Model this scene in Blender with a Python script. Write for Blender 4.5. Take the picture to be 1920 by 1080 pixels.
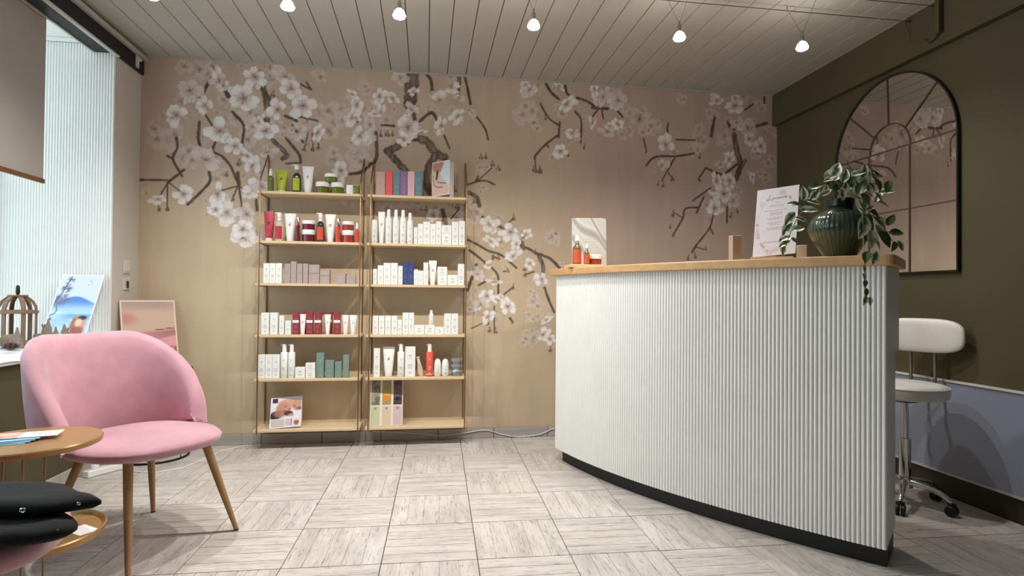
import bpy, bmesh, math, random
import numpy as np
from mathutils import Vector, Matrix
random.seed(7)
PI = math.pi
SC = bpy.context.scene
COL = SC.collection
for o in list(bpy.data.objects):
    bpy.data.objects.remove(o, do_unlink=True)

# ------------------------------------------------------------------ camera
cam_d = bpy.data.cameras.new('camera')
cam_d.sensor_width = 36.0
cam_d.lens = 36.0 * 1081.16 / 1920.0
cam_d.clip_start = 0.05
cam = bpy.data.objects.new('camera', cam_d)
COL.objects.link(cam)
RR = Vector((0.98897821, -0.14776676, 0.00933246))
UU = Vector((-0.01124466, -0.01211056, 0.99986344))
FF = Vector((0.14763355, 0.98894809, 0.01363867))
M = Matrix((RR, UU, -FF)).transposed().to_4x4()
M.translation = Vector((0, 0, 1.0303))
cam.matrix_world = M
SC.camera = cam

# ------------------------------------------------------------------ world and exposure
SC.view_settings.view_transform = 'Standard'
SC.view_settings.look = 'None'
SC.view_settings.gamma = 1.0
SC.view_settings.use_curve_mapping = False
SC.view_settings.exposure = -0.08
W = bpy.data.worlds.new('overcast_sky')
SC.world = W
W.use_nodes = True
bg = W.node_tree.nodes['Background']
bg.inputs['Color'].default_value = (0.78, 0.90, 1.0, 1)
bg.inputs['Strength'].default_value = 3.0
LAMP_SPOT = 72.0      # watts of each low voltage spot
LAMP_GLOW = 90.0      # emission of the bulb face
LAMP_COL = (1.0, 0.968, 0.93)

# the room, in metres: camera stands over the origin, +Y runs to the mural
XL, XR, YB, YF, ZC = -1.905, 2.727, 4.177, -1.8, 2.627
NX, NY = -2.55, 3.855             # window niche: pane plane, end reveal

# ------------------------------------------------------------------ materials
def lin(c):
    return tuple((v / 12.92 if v <= 0.04045 else ((v + 0.055) / 1.055) ** 2.4) for v in c)
MATS = {}
def mat(name, rgb, rough=0.5, metal=0.0, var=0.06, scale=12.0, bump=0.0, bscale=80.0, sheen=0.0, coat=0.0, stretch=(1, 1, 1), spec=0.5):
    if name in MATS: return MATS[name]
    m = bpy.data.materials.new(name); m.use_nodes = True
    nt = m.node_tree; b = nt.nodes['Principled BSDF']
    b.inputs['Roughness'].default_value = rough
    b.inputs['Metallic'].default_value = metal
    b.inputs['Specular IOR Level'].default_value = spec
    if sheen:
        b.inputs['Sheen Weight'].default_value = sheen
        b.inputs['Sheen Roughness'].default_value = 0.4
    if coat:
        b.inputs['Coat Weight'].default_value = coat
    c = lin(rgb)
    tc = nt.nodes.new('ShaderNodeTexCoord'); mp = nt.nodes.new('ShaderNodeMapping')
    mp.inputs['Scale'].default_value = stretch
    nt.links.new(tc.outputs['Object'], mp.inputs['Vector'])
    nz = nt.nodes.new('ShaderNodeTexNoise'); nz.inputs['Scale'].default_value = scale; nz.inputs['Detail'].default_value = 4
    nt.links.new(mp.outputs['Vector'], nz.inputs['Vector'])
    rp = nt.nodes.new('ShaderNodeValToRGB')
    rp.color_ramp.elements[0].position = 0.3; rp.color_ramp.elements[1].position = 0.7
    rp.color_ramp.elements[0].color = (*[max(0, v * (1 - var)) for v in c], 1)
    rp.color_ramp.elements[1].color = (*[min(1, v * (1 + var)) for v in c], 1)
    nt.links.new(nz.outputs['Fac'], rp.inputs['Fac'])
    nt.links.new(rp.outputs['Color'], b.inputs['Base Color'])
    if bump:
        n2 = nt.nodes.new('ShaderNodeTexNoise'); n2.inputs['Scale'].default_value = bscale; n2.inputs['Detail'].default_value = 3
        nt.links.new(mp.outputs['Vector'], n2.inputs['Vector'])
        bp = nt.nodes.new('ShaderNodeBump'); bp.inputs['Strength'].default_value = bump; bp.inputs['Distance'].default_value = 0.004
        nt.links.new(n2.outputs['Fac'], bp.inputs['Height']); nt.links.new(bp.outputs['Normal'], b.inputs['Normal'])
    MATS[name] = m
    return m
def emit(name, rgb, s):
    m = mat(name, rgb, 0.3, var=0.01)
    b = m.node_tree.nodes['Principled BSDF']
    b.inputs['Emission Color'].default_value = (*rgb, 1); b.inputs['Emission Strength'].default_value = s
    return m
def vcol(name, rough=0.6, bump=0.0, bscale=300):
    """printed surface: its colour comes from the mesh's own colour attribute"""
    if name in MATS: return MATS[name]
    m = bpy.data.materials.new(name); m.use_nodes = True; nt = m.node_tree; b = nt.nodes['Principled BSDF']
    b.inputs['Roughness'].default_value = rough
    a = nt.nodes.new('ShaderNodeVertexColor'); a.layer_name = 'print'
    nt.links.new(a.outputs['Color'], b.inputs['Base Color'])
    if bump:
        tc = nt.nodes.new('ShaderNodeTexCoord'); n2 = nt.nodes.new('ShaderNodeTexNoise'); n2.inputs['Scale'].default_value = bscale
        nt.links.new(tc.outputs['Object'], n2.inputs['Vector'])
        bp = nt.nodes.new('ShaderNodeBump'); bp.inputs['Strength'].default_value = bump; bp.inputs['Distance'].default_value = 0.003
        nt.links.new(n2.outputs['Fac'], bp.inputs['Height']); nt.links.new(bp.outputs['Normal'], b.inputs['Normal'])
    MATS[name] = m
    return m
def wood(name, rgb, dark=0.75, scale=3.0, stretch=(1, 12, 12), rough=0.45):
    m = mat(name, rgb, rough, var=0.0, scale=scale, stretch=stretch, bump=0.08, bscale=scale * 3)
    rp = [n for n in m.node_tree.nodes if n.type == 'VALTORGB'][0]
    c = lin(rgb); rp.color_ramp.elements[0].color = (*[v * dark for v in c], 1)
    rp.color_ramp.elements[1].color = (*c, 1)
    return m
def clear(name, rgb, alpha=0.35, rough=0.05):
    """clear coloured glass or plastic: part transparent, part glossy"""
    if name in MATS: return MATS[name]
    m = mat(name, rgb, rough, var=0.03, spec=0.6)
    nt = m.node_tree; b = nt.nodes['Principled BSDF']; out = [n for n in nt.nodes if n.type == 'OUTPUT_MATERIAL'][0]
    t = nt.nodes.new('ShaderNodeBsdfTransparent'); t.inputs['Color'].default_value = (*[0.5 + 0.5 * v for v in lin(rgb)], 1)
    mx = nt.nodes.new('ShaderNodeMixShader'); mx.inputs['Fac'].default_value = alpha
    nt.links.new(t.outputs[0], mx.inputs[1]); nt.links.new(b.outputs[0], mx.inputs[2]); nt.links.new(mx.outputs[0], out.inputs['Surface'])
    return m

OLIVE = mat('olive_paint', (0.30, 0.275, 0.178), 0.75, var=0.05, scale=3, bump=0.15, bscale=160)
PLASTER = mat('grey_white_plaster', (0.80, 0.775, 0.74), 0.8, var=0.03, scale=4, bump=0.12, bscale=120)
WHITE = mat('white_lacquer', (0.90, 0.90, 0.885), 0.45, var=0.02, scale=6)
CEILW = mat('ceiling_white', (0.70, 0.685, 0.65), 0.5, var=0.03, scale=5, stretch=(6, 1, 1))
GROUT = mat('dark_joint', (0.30, 0.275, 0.25), 0.9, var=0.1)
BLACK = mat('black_paint', (0.055, 0.055, 0.05), 0.5, var=0.1)
ALU = mat('satin_aluminium', (0.74, 0.73, 0.70), 0.4, 0.15, var=0.03)
CHROME = mat('chrome', (0.86, 0.86, 0.86), 0.12, 1.0, var=0.02)
STEEL = mat('brushed_steel', (0.62, 0.60, 0.57), 0.3, 1.0, var=0.04)
BRASS = mat('aged_brass', (0.60, 0.47, 0.32), 0.32, 0.9, var=0.08)
OAK = wood('oak_counter', (0.80, 0.64, 0.44), 0.80, 2.5, (1.2, 9, 9))
BIRCH = wood('birch_shelf', (0.87, 0.77, 0.62), 0.88, 2.2, (1, 10, 10))
LEGW = wood('beech_leg', (0.66, 0.51, 0.34), 0.82, 4, (10, 10, 1))
GOLDW = mat('gold_table', (0.66, 0.51, 0.31), 0.33, 0.35, var=0.08, scale=14)
ROSEW = mat('rosy_wire', (0.62, 0.46, 0.36), 0.35, 0.8, var=0.05)
PINK = mat('pink_velvet', (0.745, 0.555, 0.60), 0.75, var=0.17, scale=6, sheen=0.55, bump=0.12, bscale=30)
LEATHER = mat('white_leatherette', (0.87, 0.86, 0.84), 0.42, var=0.03, bump=0.08, bscale=120)
RUBBER = mat('black_rubber', (0.05, 0.05, 0.05), 0.5, var=0.1)
CLOTH = mat('black_cloth', (0.04, 0.045, 0.05), 0.9, var=0.15, scale=40, bump=0.3, bscale=200)
def translucent(m, rgb, fac):
    nt = m.node_tree; b = nt.nodes['Principled BSDF']; out = [n for n in nt.nodes if n.type == 'OUTPUT_MATERIAL'][0]
    t = nt.nodes.new('ShaderNodeBsdfTranslucent'); t.inputs['Color'].default_value = (*lin(rgb), 1)
    mx = nt.nodes.new('ShaderNodeMixShader'); mx.inputs['Fac'].default_value = fac
    nt.links.new(b.outputs[0], mx.inputs[1]); nt.links.new(t.outputs[0], mx.inputs[2]); nt.links.new(mx.outputs[0], out.inputs['Surface'])
    return m
BLIND = translucent(mat('taupe_blind_fabric', (0.70, 0.67, 0.65), 0.9, var=0.04, scale=90, bump=0.1, bscale=400), (0.64, 0.62, 0.60), 0.20)
TILEB = mat('grey_stone_tile', (0.68, 0.66, 0.635), 0.5, var=0.12, scale=7, stretch=(0.5, 1, 2))
BLUEP = mat('blue_grey_panel', (0.545, 0.575, 0.65), 0.55, var=0.03, scale=3)
PAPER = mat('white_paper', (0.93, 0.92, 0.91), 0.6, var=0.01)
PRINT = mat('grey_print', (0.72, 0.73, 0.74), 0.7, var=0.05)
SNOW = mat('white_fleece', (0.93, 0.94, 0.95), 0.95, var=0.02, bump=0.5, bscale=120)
DRIFT = wood('driftwood', (0.55, 0.45, 0.35), 0.72, 5, (6, 6, 1), 0.8)
SOCKET = mat('socket_white', (0.84, 0.83, 0.80), 0.4, var=0.01)
PLASTICW = mat('white_plastic', (0.93, 0.93, 0.92), 0.35, var=0.01)

# ------------------------------------------------------------------ mesh building
class MB:
    def __init__(self): self.v = []; self.f = []
    def add(self, vs, fs):
        n = len(self.v); self.v += [tuple(p) for p in vs]; self.f += [tuple(i + n for i in q) for q in fs]; return self
    def box(self, x0, x1, y0, y1, z0, z1):
        return self.add([(x0, y0, z0), (x1, y0, z0), (x1, y1, z0), (x0, y1, z0), (x0, y0, z1), (x1, y0, z1), (x1, y1, z1), (x0, y1, z1)],
                        [(0, 3, 2, 1), (4, 5, 6, 7), (0, 1, 5, 4), (1, 2, 6, 5), (2, 3, 7, 6), (3, 0, 4, 7)])
    def prism(self, poly, z0, z1):
        n = len(poly)
        return self.add([(x, y, z0) for x, y in poly] + [(x, y, z1) for x, y in poly],
                        [tuple(range(n - 1, -1, -1)), tuple(range(n, 2 * n))] + [(i, (i + 1) % n, n + (i + 1) % n, n + i) for i in range(n)])
    def lathe(self, prof, n=20, c=(0, 0, 0), sx=1.0, sy=1.0):
        vs = []; fs = []; m = len(prof)
        for r, z in prof:
            for k in range(n):
                a = 2 * PI * k / n; vs.append((c[0] + r * sx * math.cos(a), c[1] + r * sy * math.sin(a), c[2] + z))
        for i in range(m - 1):
            for k in range(n):
                fs.append((i * n + k, i * n + (k + 1) % n, (i + 1) * n + (k + 1) % n, (i + 1) * n + k))
        if prof[0][0] > 1e-6: fs.append(tuple(range(n - 1, -1, -1)))
        if prof[-1][0] > 1e-6: fs.append(tuple((m - 1) * n + k for k in range(n)))
        return self.add(vs, fs)
    def tube(self, pts, r, n=8, cap=True):
        P = [Vector(p) for p in pts]; rs = r if isinstance(r, (list, tuple)) else [r] * len(P)
        t0 = (P[1] - P[0]).normalized(); up = Vector((0, 0, 1)) if abs(t0.z) < 0.9 else Vector((1, 0, 0))
        u = t0.cross(up).normalized(); vs = []; fs = []
        for i, p in enumerate(P):
            t = (P[min(i + 1, len(P) - 1)] - P[max(i - 1, 0)])
            if t.length < 1e-9: t = t0
            t.normalize(); u = (u - t * u.dot(t)).normalized(); w = t.cross(u)
            for k in range(n):
                a = 2 * PI * k / n; vs.append(p + (u * math.cos(a) + w * math.sin(a)) * rs[i])
        for i in range(len(P) - 1):
            for k in range(n):
                fs.append((i * n + k, i * n + (k + 1) % n, (i + 1) * n + (k + 1) % n, (i + 1) * n + k))
        if cap: fs += [tuple(range(n - 1, -1, -1)), tuple((len(P) - 1) * n + k for k in range(n))]
        return self.add(vs, fs)
    def loop(self, pts, r, n=8):
        P = [Vector(p) for p in pts]; m = len(P); vs = []; fs = []
        for i, p in enumerate(P):
            t = (P[(i + 1) % m] - P[i - 1]).normalized(); u = t.cross(Vector((0, 0, 1))).normalized(); w = t.cross(u)
            for k in range(n):
                a = 2 * PI * k / n; vs.append(p + (u * math.cos(a) + w * math.sin(a)) * r)
        for i in range(m):
            for k in range(n):
                j = (i + 1) % m; fs.append((i * n + k, i * n + (k + 1) % n, j * n + (k + 1) % n, j * n + k))
        return self.add(vs, fs)
    def ell(self, c, rx, ry, rz, nu=16, nv=10):
        prof = [(math.sin(PI * i / nv), -math.cos(PI * i / nv)) for i in range(nv + 1)]
        prof[0] = (1e-7, -1); prof[-1] = (1e-7, 1)
        s = MB().lathe(prof, nu)
        return self.add([(c[0] + x * rx, c[1] + y * ry, c[2] + z * rz) for x, y, z in s.v], s.f)
    def grid(self, fn, nu, nv, closeu=False):
        vs = [fn(i / (nu if closeu else nu - 1), j / (nv - 1)) for j in range(nv) for i in range(nu)]
        fs = []
        for j in range(nv - 1):
            for i in range(nu if closeu else nu - 1):
                k = (i + 1) % nu; fs.append((j * nu + i, j * nu + k, (j + 1) * nu + k, (j + 1) * nu + i))
        return self.add(vs, fs)
    def xf(self, fn): self.v = [tuple(fn(Vector(p))) for p in self.v]; return self
    def build(self, name, m, parent=None, smooth=0, bevel=0, seg=2, local=False):
        off = Vector((0, 0, 0))
        if parent is not None and not local:
            q = parent
            while q is not None: off = off + q.location; q = q.parent
        me = bpy.data.meshes.new(name); me.from_pydata([tuple(Vector(p) - off) for p in self.v], [], self.f)
        bm = bmesh.new(); bm.from_mesh(me)
        bmesh.ops.remove_doubles(bm, verts=bm.verts, dist=1e-6)
        bmesh.ops.recalc_face_normals(bm, faces=bm.faces)
        if bevel:
            es = [e for e in bm.edges if len(e.link_faces) == 2 and e.calc_face_angle(0) > 0.6]
            bmesh.ops.bevel(bm, geom=es, offset=bevel, segments=seg, profile=0.5, affect='EDGES', clamp_overlap=True)
        bm.to_mesh(me); bm.free()
        if smooth:
            me.shade_smooth(); me.set_sharp_from_angle(angle=math.radians(smooth))
        me.materials.append(m)
        o = bpy.data.objects.new(name, me); COL.objects.link(o)
        if parent is not None: o.parent = parent
        return o
def tag(o, label=None, cat=None, group=None, kind=None):
    if label: o['label'] = label
    if cat: o['category'] = cat
    if group: o['group'] = group
    if kind: o['kind'] = kind
    return o
def thing(name, label, cat, loc=(0, 0, 0), rz=0.0, group=None, kind=None):
    o = bpy.data.objects.new(name, None); o.empty_display_size = 0.05; COL.objects.link(o)
    o.location = loc; o.rotation_euler = (0, 0, rz)
    return tag(o, label, cat, group, kind)
def link_copy(src, parent, loc=None, rot=None):
    c = src.copy(); COL.objects.link(c); c.parent = parent
    if loc is not None: c.location = loc
    if rot is not None: c.rotation_euler = rot
    return c
def copy_tree(o, parent=None):
    c = o.copy(); COL.objects.link(c); c.parent = parent
    for ch in o.children: copy_tree(ch, c)
    return c
def struct(o, kind='structure'):
    o['kind'] = kind; return o

# ------------------------------------------------------------------ painting prints (flat colours only)
def vnoise(x, y, seed):
    def h(a, b): 
        s = np.sin(a * 127.1 + b * 311.7 + seed * 74.7) * 43758.5453; return s - np.floor(s)
    xi, yi = np.floor(x), np.floor(y); fx, fy = x - xi, y - yi
    fx = fx * fx * (3 - 2 * fx); fy = fy * fy * (3 - 2 * fy)
    return (h(xi, yi) * (1 - fx) + h(xi + 1, yi) * fx) * (1 - fy) + (h(xi, yi + 1) * (1 - fx) + h(xi + 1, yi + 1) * fx) * fy
def fbm(x, y, seed, o=3):
    r = 0; a = 0.5; t = 0
    for k in range(o): r = r + a * vnoise(x, y, seed + k); t += a; a *= 0.5; x = x * 2.03; y = y * 2.03
    return r / t
def sstep(a, b, x):
    t = np.clip((x - a) / (b - a), 0, 1); return t * t * (3 - 2 * t)
def lay(C, m, col):
    m = m[..., None]; C[...] = C * (1 - m) + np.array(col) * m
def segd(X, Y, pts):
    d = np.full(X.shape, 9.0)
    for (a, b), (c, e) in zip(pts[:-1], pts[1:]):
        vx, vy = c - a, e - b; L = vx * vx + vy * vy + 1e-12
        t = np.clip(((X - a) * vx + (Y - b) * vy) / L, 0, 1)
        d = np.minimum(d, np.hypot(X - a - t * vx, Y - b - t * vy))
    return d
def smoothline(pts, n=5):
    if len(pts) < 3: return pts
    P = [np.array(p) for p in pts]; P = [2 * P[0] - P[1]] + P + [2 * P[-1] - P[-2]]; out = []
    for i in range(1, len(P) - 2):
        for k in range(n):
            t = k / n; p0, p1, p2, p3 = P[i - 1:i + 3]
            out.append(0.5 * (2 * p1 + (p2 - p0) * t + (2 * p0 - 5 * p1 + 4 * p2 - p3) * t * t + (3 * p1 - p0 - 3 * p2 + p3) * t ** 3))
    out.append(P[-2]); return [tuple(q) for q in out]
def lin_np(C):
    C = np.clip(C, 0, 1); return np.where(C <= 0.04045, C / 12.92, ((C + 0.055) / 1.055) ** 2.4)
def colour_sheet(name, m, nu, nv, pos, C, parent=None):
    """grid mesh nu x nv, pos(u,v)->xyz arrays, C = painted sRGB colours"""
    U, V = np.meshgrid(np.linspace(0, 1, nu), np.linspace(0, 1, nv))
    co = np.stack(pos(U, V), -1).reshape(-1, 3).astype(np.float32)
    if parent is not None:
        q = parent; off = Vector((0, 0, 0))
        while q is not None: off = off + q.location; q = q.parent
        co -= np.array(off, np.float32)
    idx = np.arange(nu * nv).reshape(nv, nu)
    q = np.stack([idx[:-1, :-1], idx[:-1, 1:], idx[1:, 1:], idx[1:, :-1]], -1).reshape(-1)
    me = bpy.data.meshes.new(name); nf = (nu - 1) * (nv - 1)
    me.vertices.add(nu * nv); me.vertices.foreach_set('co', co.ravel())
    me.loops.add(nf * 4); me.loops.foreach_set('vertex_index', q.astype(np.int32))
    me.polygons.add(nf); me.polygons.foreach_set('loop_start', np.arange(0, nf * 4, 4, dtype=np.int32))
    me.update(calc_edges=True)
    at = me.color_attributes.new('print', 'FLOAT_COLOR', 'POINT')
    A = np.ones((nu * nv, 4), np.float32); A[:, :3] = lin_np(C.reshape(-1, 3)); at.data.foreach_set('color', A.ravel())
    me.materials.append(m)
    o = bpy.data.objects.new(name, me); COL.objects.link(o)
    if parent is not None: o.parent = parent
    return o

# ------------------------------------------------------------------ measured layout data (metres)
BRANCHES=[(0.0112,[(-1.471,2.492),(-1.503,2.417),(-1.538,2.336)]),(0.0098,[(-1.536,2.191),(-1.54,2.079),(-1.525,2.021)]),(0.007,[(-1.5,2.246),(-1.456,2.176)]),(0.0084,[(-1.424,2.085),(-1.447,1.998),(-1.391,1.968),(-1.334,1.904),(-1.295,1.813)]),(0.0098,[(-1.469,1.852),(-1.462,1.793),(-1.51,1.726),(-1.6,1.628)]),(0.0084,[(-1.68,2.079),(-1.673,2.007),(-1.699,1.934),(-1.64,1.819)]),(0.007,[(-1.733,1.952),(-1.699,1.934)]),(0.0084,[(-1.628,1.863),(-1.73,1.77)]),(0.007,[(-1.9,1.783),(-1.73,1.789)]),(0.0153,[(-1.392,2.47),(-1.354,2.38)]),(0.0098,[(-1.327,2.275),(-1.251,2.186),(-1.256,2.093),(-1.257,2.013)]),(0.0209,[(-1.156,2.552),(-1.116,2.408),(-1.098,2.302),(-1.101,2.228)]),(0.0126,[(-1.135,2.44),(-1.045,2.331)]),(0.0098,[(-1.174,2.477),(-1.124,2.527)]),(0.0056,[(-0.881,2.492),(-0.809,2.46)]),(0.0056,[(-0.842,2.508),(-0.809,2.46)]),(0.0098,[(-0.899,2.428),(-0.854,2.383)]),(0.0084,[(-0.98,2.265),(-0.903,2.235)]),(0.0056,[(-0.929,2.271),(-0.761,2.242)]),(0.007,[(-0.931,2.203),(-0.856,2.086)]),(0.0153,[(-1.061,2.096),(-0.964,1.994),(-0.995,1.965)]),(0.0098,[(-0.972,2.11),(-0.887,2.004),(-0.873,1.944)]),(0.0056,[(-0.873,1.944),(-0.969,1.933)]),(0.007,[(-0.534,1.877),(-0.448,1.894),(-0.402,1.958),(-0.379,1.959)]),(0.0056,[(-1.295,1.813),(-1.276,1.761),(-1.255,1.629)]),(0.0042,[(-1.282,1.767),(-1.324,1.653)]),(0.0042,[(-1.282,1.767),(-1.387,1.73)]),(0.0042,[(-1.282,1.767),(-1.207,1.73)]),(0.0126,[(-1.284,1.853),(-1.276,1.774)]),(0.0042,[(-1.788,1.657),(-1.73,1.77)]),(0.0028,[(-1.729,1.601),(-1.73,1.77)]),(0.0028,[(-1.626,1.696),(-1.718,1.77)]),(0.0098,[(-1.162,1.672),(-1.155,1.606)]),(0.0028,[(-0.849,2.039),(-0.825,2.155)]),(0.0028,[(-0.791,2.049),(-0.799,2.156)]),(0.0028,[(-0.752,2.057),(-0.773,2.158)]),(0.0519,[(-0.117,2.634),(-0.116,2.534),(-0.132,2.404)]),(0.0401,[(-0.132,2.404),(-0.113,2.276),(-0.112,2.171)]),(0.0283,[(-0.089,2.166),(-0.191,2.102),(-0.282,2.051)]),(0.026,[(-0.282,2.051),(-0.224,1.99),(-0.143,1.906)]),(0.0319,[(-0.077,2.161),(0.004,2.129),(0.057,2.055),(0.122,2.023)]),(0.0283,[(0.051,2.038),(0.006,1.941),(-0.002,1.847),(0.02,1.766)]),(0.0118,[(-0.013,2.623),(0.022,2.566),(0.029,2.472)]),(0.0153,[(0.221,2.627),(0.216,2.496)]),(0.0094,[(0.262,2.623),(0.281,2.547),(0.306,2.424)]),(0.0071,[(0.354,2.331),(0.415,2.245),(0.437,2.168)]),(0.0071,[(0.12,2.182),(0.158,2.09)]),(0.0083,[(-0.324,2.236),(-0.239,2.234)]),(0.013,[(-0.363,2.181),(-0.355,2.019),(-0.372,1.972)]),(0.0094,[(-0.372,1.972),(-0.461,1.899),(-0.539,1.878)]),(0.0118,[(-0.056,2.279),(0.025,2.342),(0.072,2.286)]),(0.0059,[(0.288,1.835),(0.406,1.869),(0.49,1.842)]),(0.0071,[(0.347,1.855),(0.365,1.897)]),(0.0142,[(0.301,1.776),(0.36,1.742),(0.379,1.684)]),(0.0083,[(0.866,2.608),(0.904,2.55),(0.96,2.499)]),(0.0035,[(0.359,1.861),(0.465,1.961)]),(0.0047,[(0.173,1.583),(0.231,1.655)]),(0.0165,[(0.114,1.64),(0.138,1.546)]),(0.0079,[(0.863,2.605),(0.905,2.54),(0.965,2.496)]),(0.0093,[(1.009,2.601),(1.038,2.534),(1.164,2.501),(1.235,2.463)]),(0.0066,[(0.823,2.456),(0.886,2.355),(0.97,2.298)]),(0.0079,[(0.972,2.325),(0.963,2.215)]),(0.0079,[(0.95,2.222),(0.86,2.149),(0.792,2.071),(0.785,2.044)]),(0.0079,[(1.088,2.414),(1.135,2.348),(1.132,2.183)]),(0.0079,[(1.414,2.439),(1.458,2.393)]),(0.0119,[(1.221,2.449),(1.342,2.449)]),(0.0053,[(1.278,2.452),(1.208,2.365)]),(0.0053,[(1.292,2.446),(1.307,2.371)]),(0.0066,[(1.822,2.364),(1.815,2.3),(1.838,2.252)]),(0.0066,[(1.889,2.241),(2.038,2.245)]),(0.0079,[(1.648,2.033),(1.692,2.084),(1.758,2.108),(1.89,2.114),(2.031,2.142)]),(0.0066,[(1.875,2.099),(1.817,1.998)]),(0.0119,[(2.203,2.427),(2.173,2.283)]),(0.0093,[(2.309,2.397),(2.363,2.343)]),(0.0225,[(2.363,2.3),(2.387,2.172),(2.418,2.073),(2.38,1.957)]),(0.0159,[(2.456,2.104),(2.403,2.008)]),(0.0093,[(2.387,2.072),(2.311,2.012),(2.251,1.988),(2.129,2.033)]),(0.0106,[(2.509,2.368),(2.641,2.408)]),(0.0066,[(2.447,2.498),(2.524,2.553)]),(0.0066,[(2.168,1.878),(2.026,1.777)]),(0.0066,[(2.113,1.805),(2.056,1.684)]),(0.0066,[(2.071,1.726),(1.967,1.713),(1.945,1.638)]),(0.0066,[(1.945,1.638),(1.864,1.502)]),(0.0066,[(2.192,1.666),(2.162,1.566),(2.058,1.437)]),(0.0053,[(2.169,1.567),(2.192,1.525)]),(0.0079,[(2.058,1.437),(2.021,1.38)]),(0.0066,[(2.309,1.741),(2.307,1.613)]),(0.004,[(1.817,1.998),(1.773,1.92)]),(0.004,[(1.817,1.991),(1.862,1.937)]),(0.0053,[(2.129,2.033),(2.07,1.945)]),(0.004,[(0.785,2.044),(0.793,1.97)]),(0.004,[(2.043,1.422),(2.118,1.403)]),(0.0053,[(1.625,2.235),(1.648,2.145)]),(0.0079,[(2.617,2.616),(2.617,2.565)]),(0.004,[(1.878,1.678),(1.945,1.638)]),(0.0066,[(2.325,2.355),(2.309,2.397)]),(0.0107,[(0.401,1.601),(0.499,1.558),(0.565,1.511)]),(0.0054,[(0.575,1.544),(0.63,1.6)]),(0.0097,[(0.687,1.4),(0.753,1.374),(0.82,1.337)]),(0.015,[(0.82,1.337),(0.854,1.25),(0.849,1.185)]),(0.0107,[(0.837,1.338),(0.91,1.306),(0.978,1.241)]),(0.0075,[(0.295,1.434),(0.381,1.393),(0.446,1.357),(0.545,1.326),(0.655,1.236)]),(0.0097,[(0.311,1.357),(0.371,1.312),(0.426,1.27)]),(0.0075,[(0.475,1.233),(0.519,1.174),(0.523,1.05)]),(0.0075,[(0.379,1.105),(0.448,1.146)]),(0.0118,[(0.361,1.253),(0.324,1.145),(0.298,1.069)]),(0.0054,[(0.564,1.04),(0.634,1.095)]),(0.0097,[(0.867,1.092),(0.901,0.999),(0.941,0.912)]),(0.0043,[(0.711,1.183),(0.788,1.211)]),(0.0032,[(0.328,0.791),(0.43,0.839)]),(0.0064,[(0.609,0.867),(0.631,0.84)]),(0.0064,[(0.479,1.32),(0.512,1.304)]),(0.0043,[(0.557,1.207),(0.584,1.213)]),(0.0043,[(0.494,0.953),(0.496,0.78)]),(0.015,[(0.697,1.422),(0.709,1.379)])]
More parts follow.
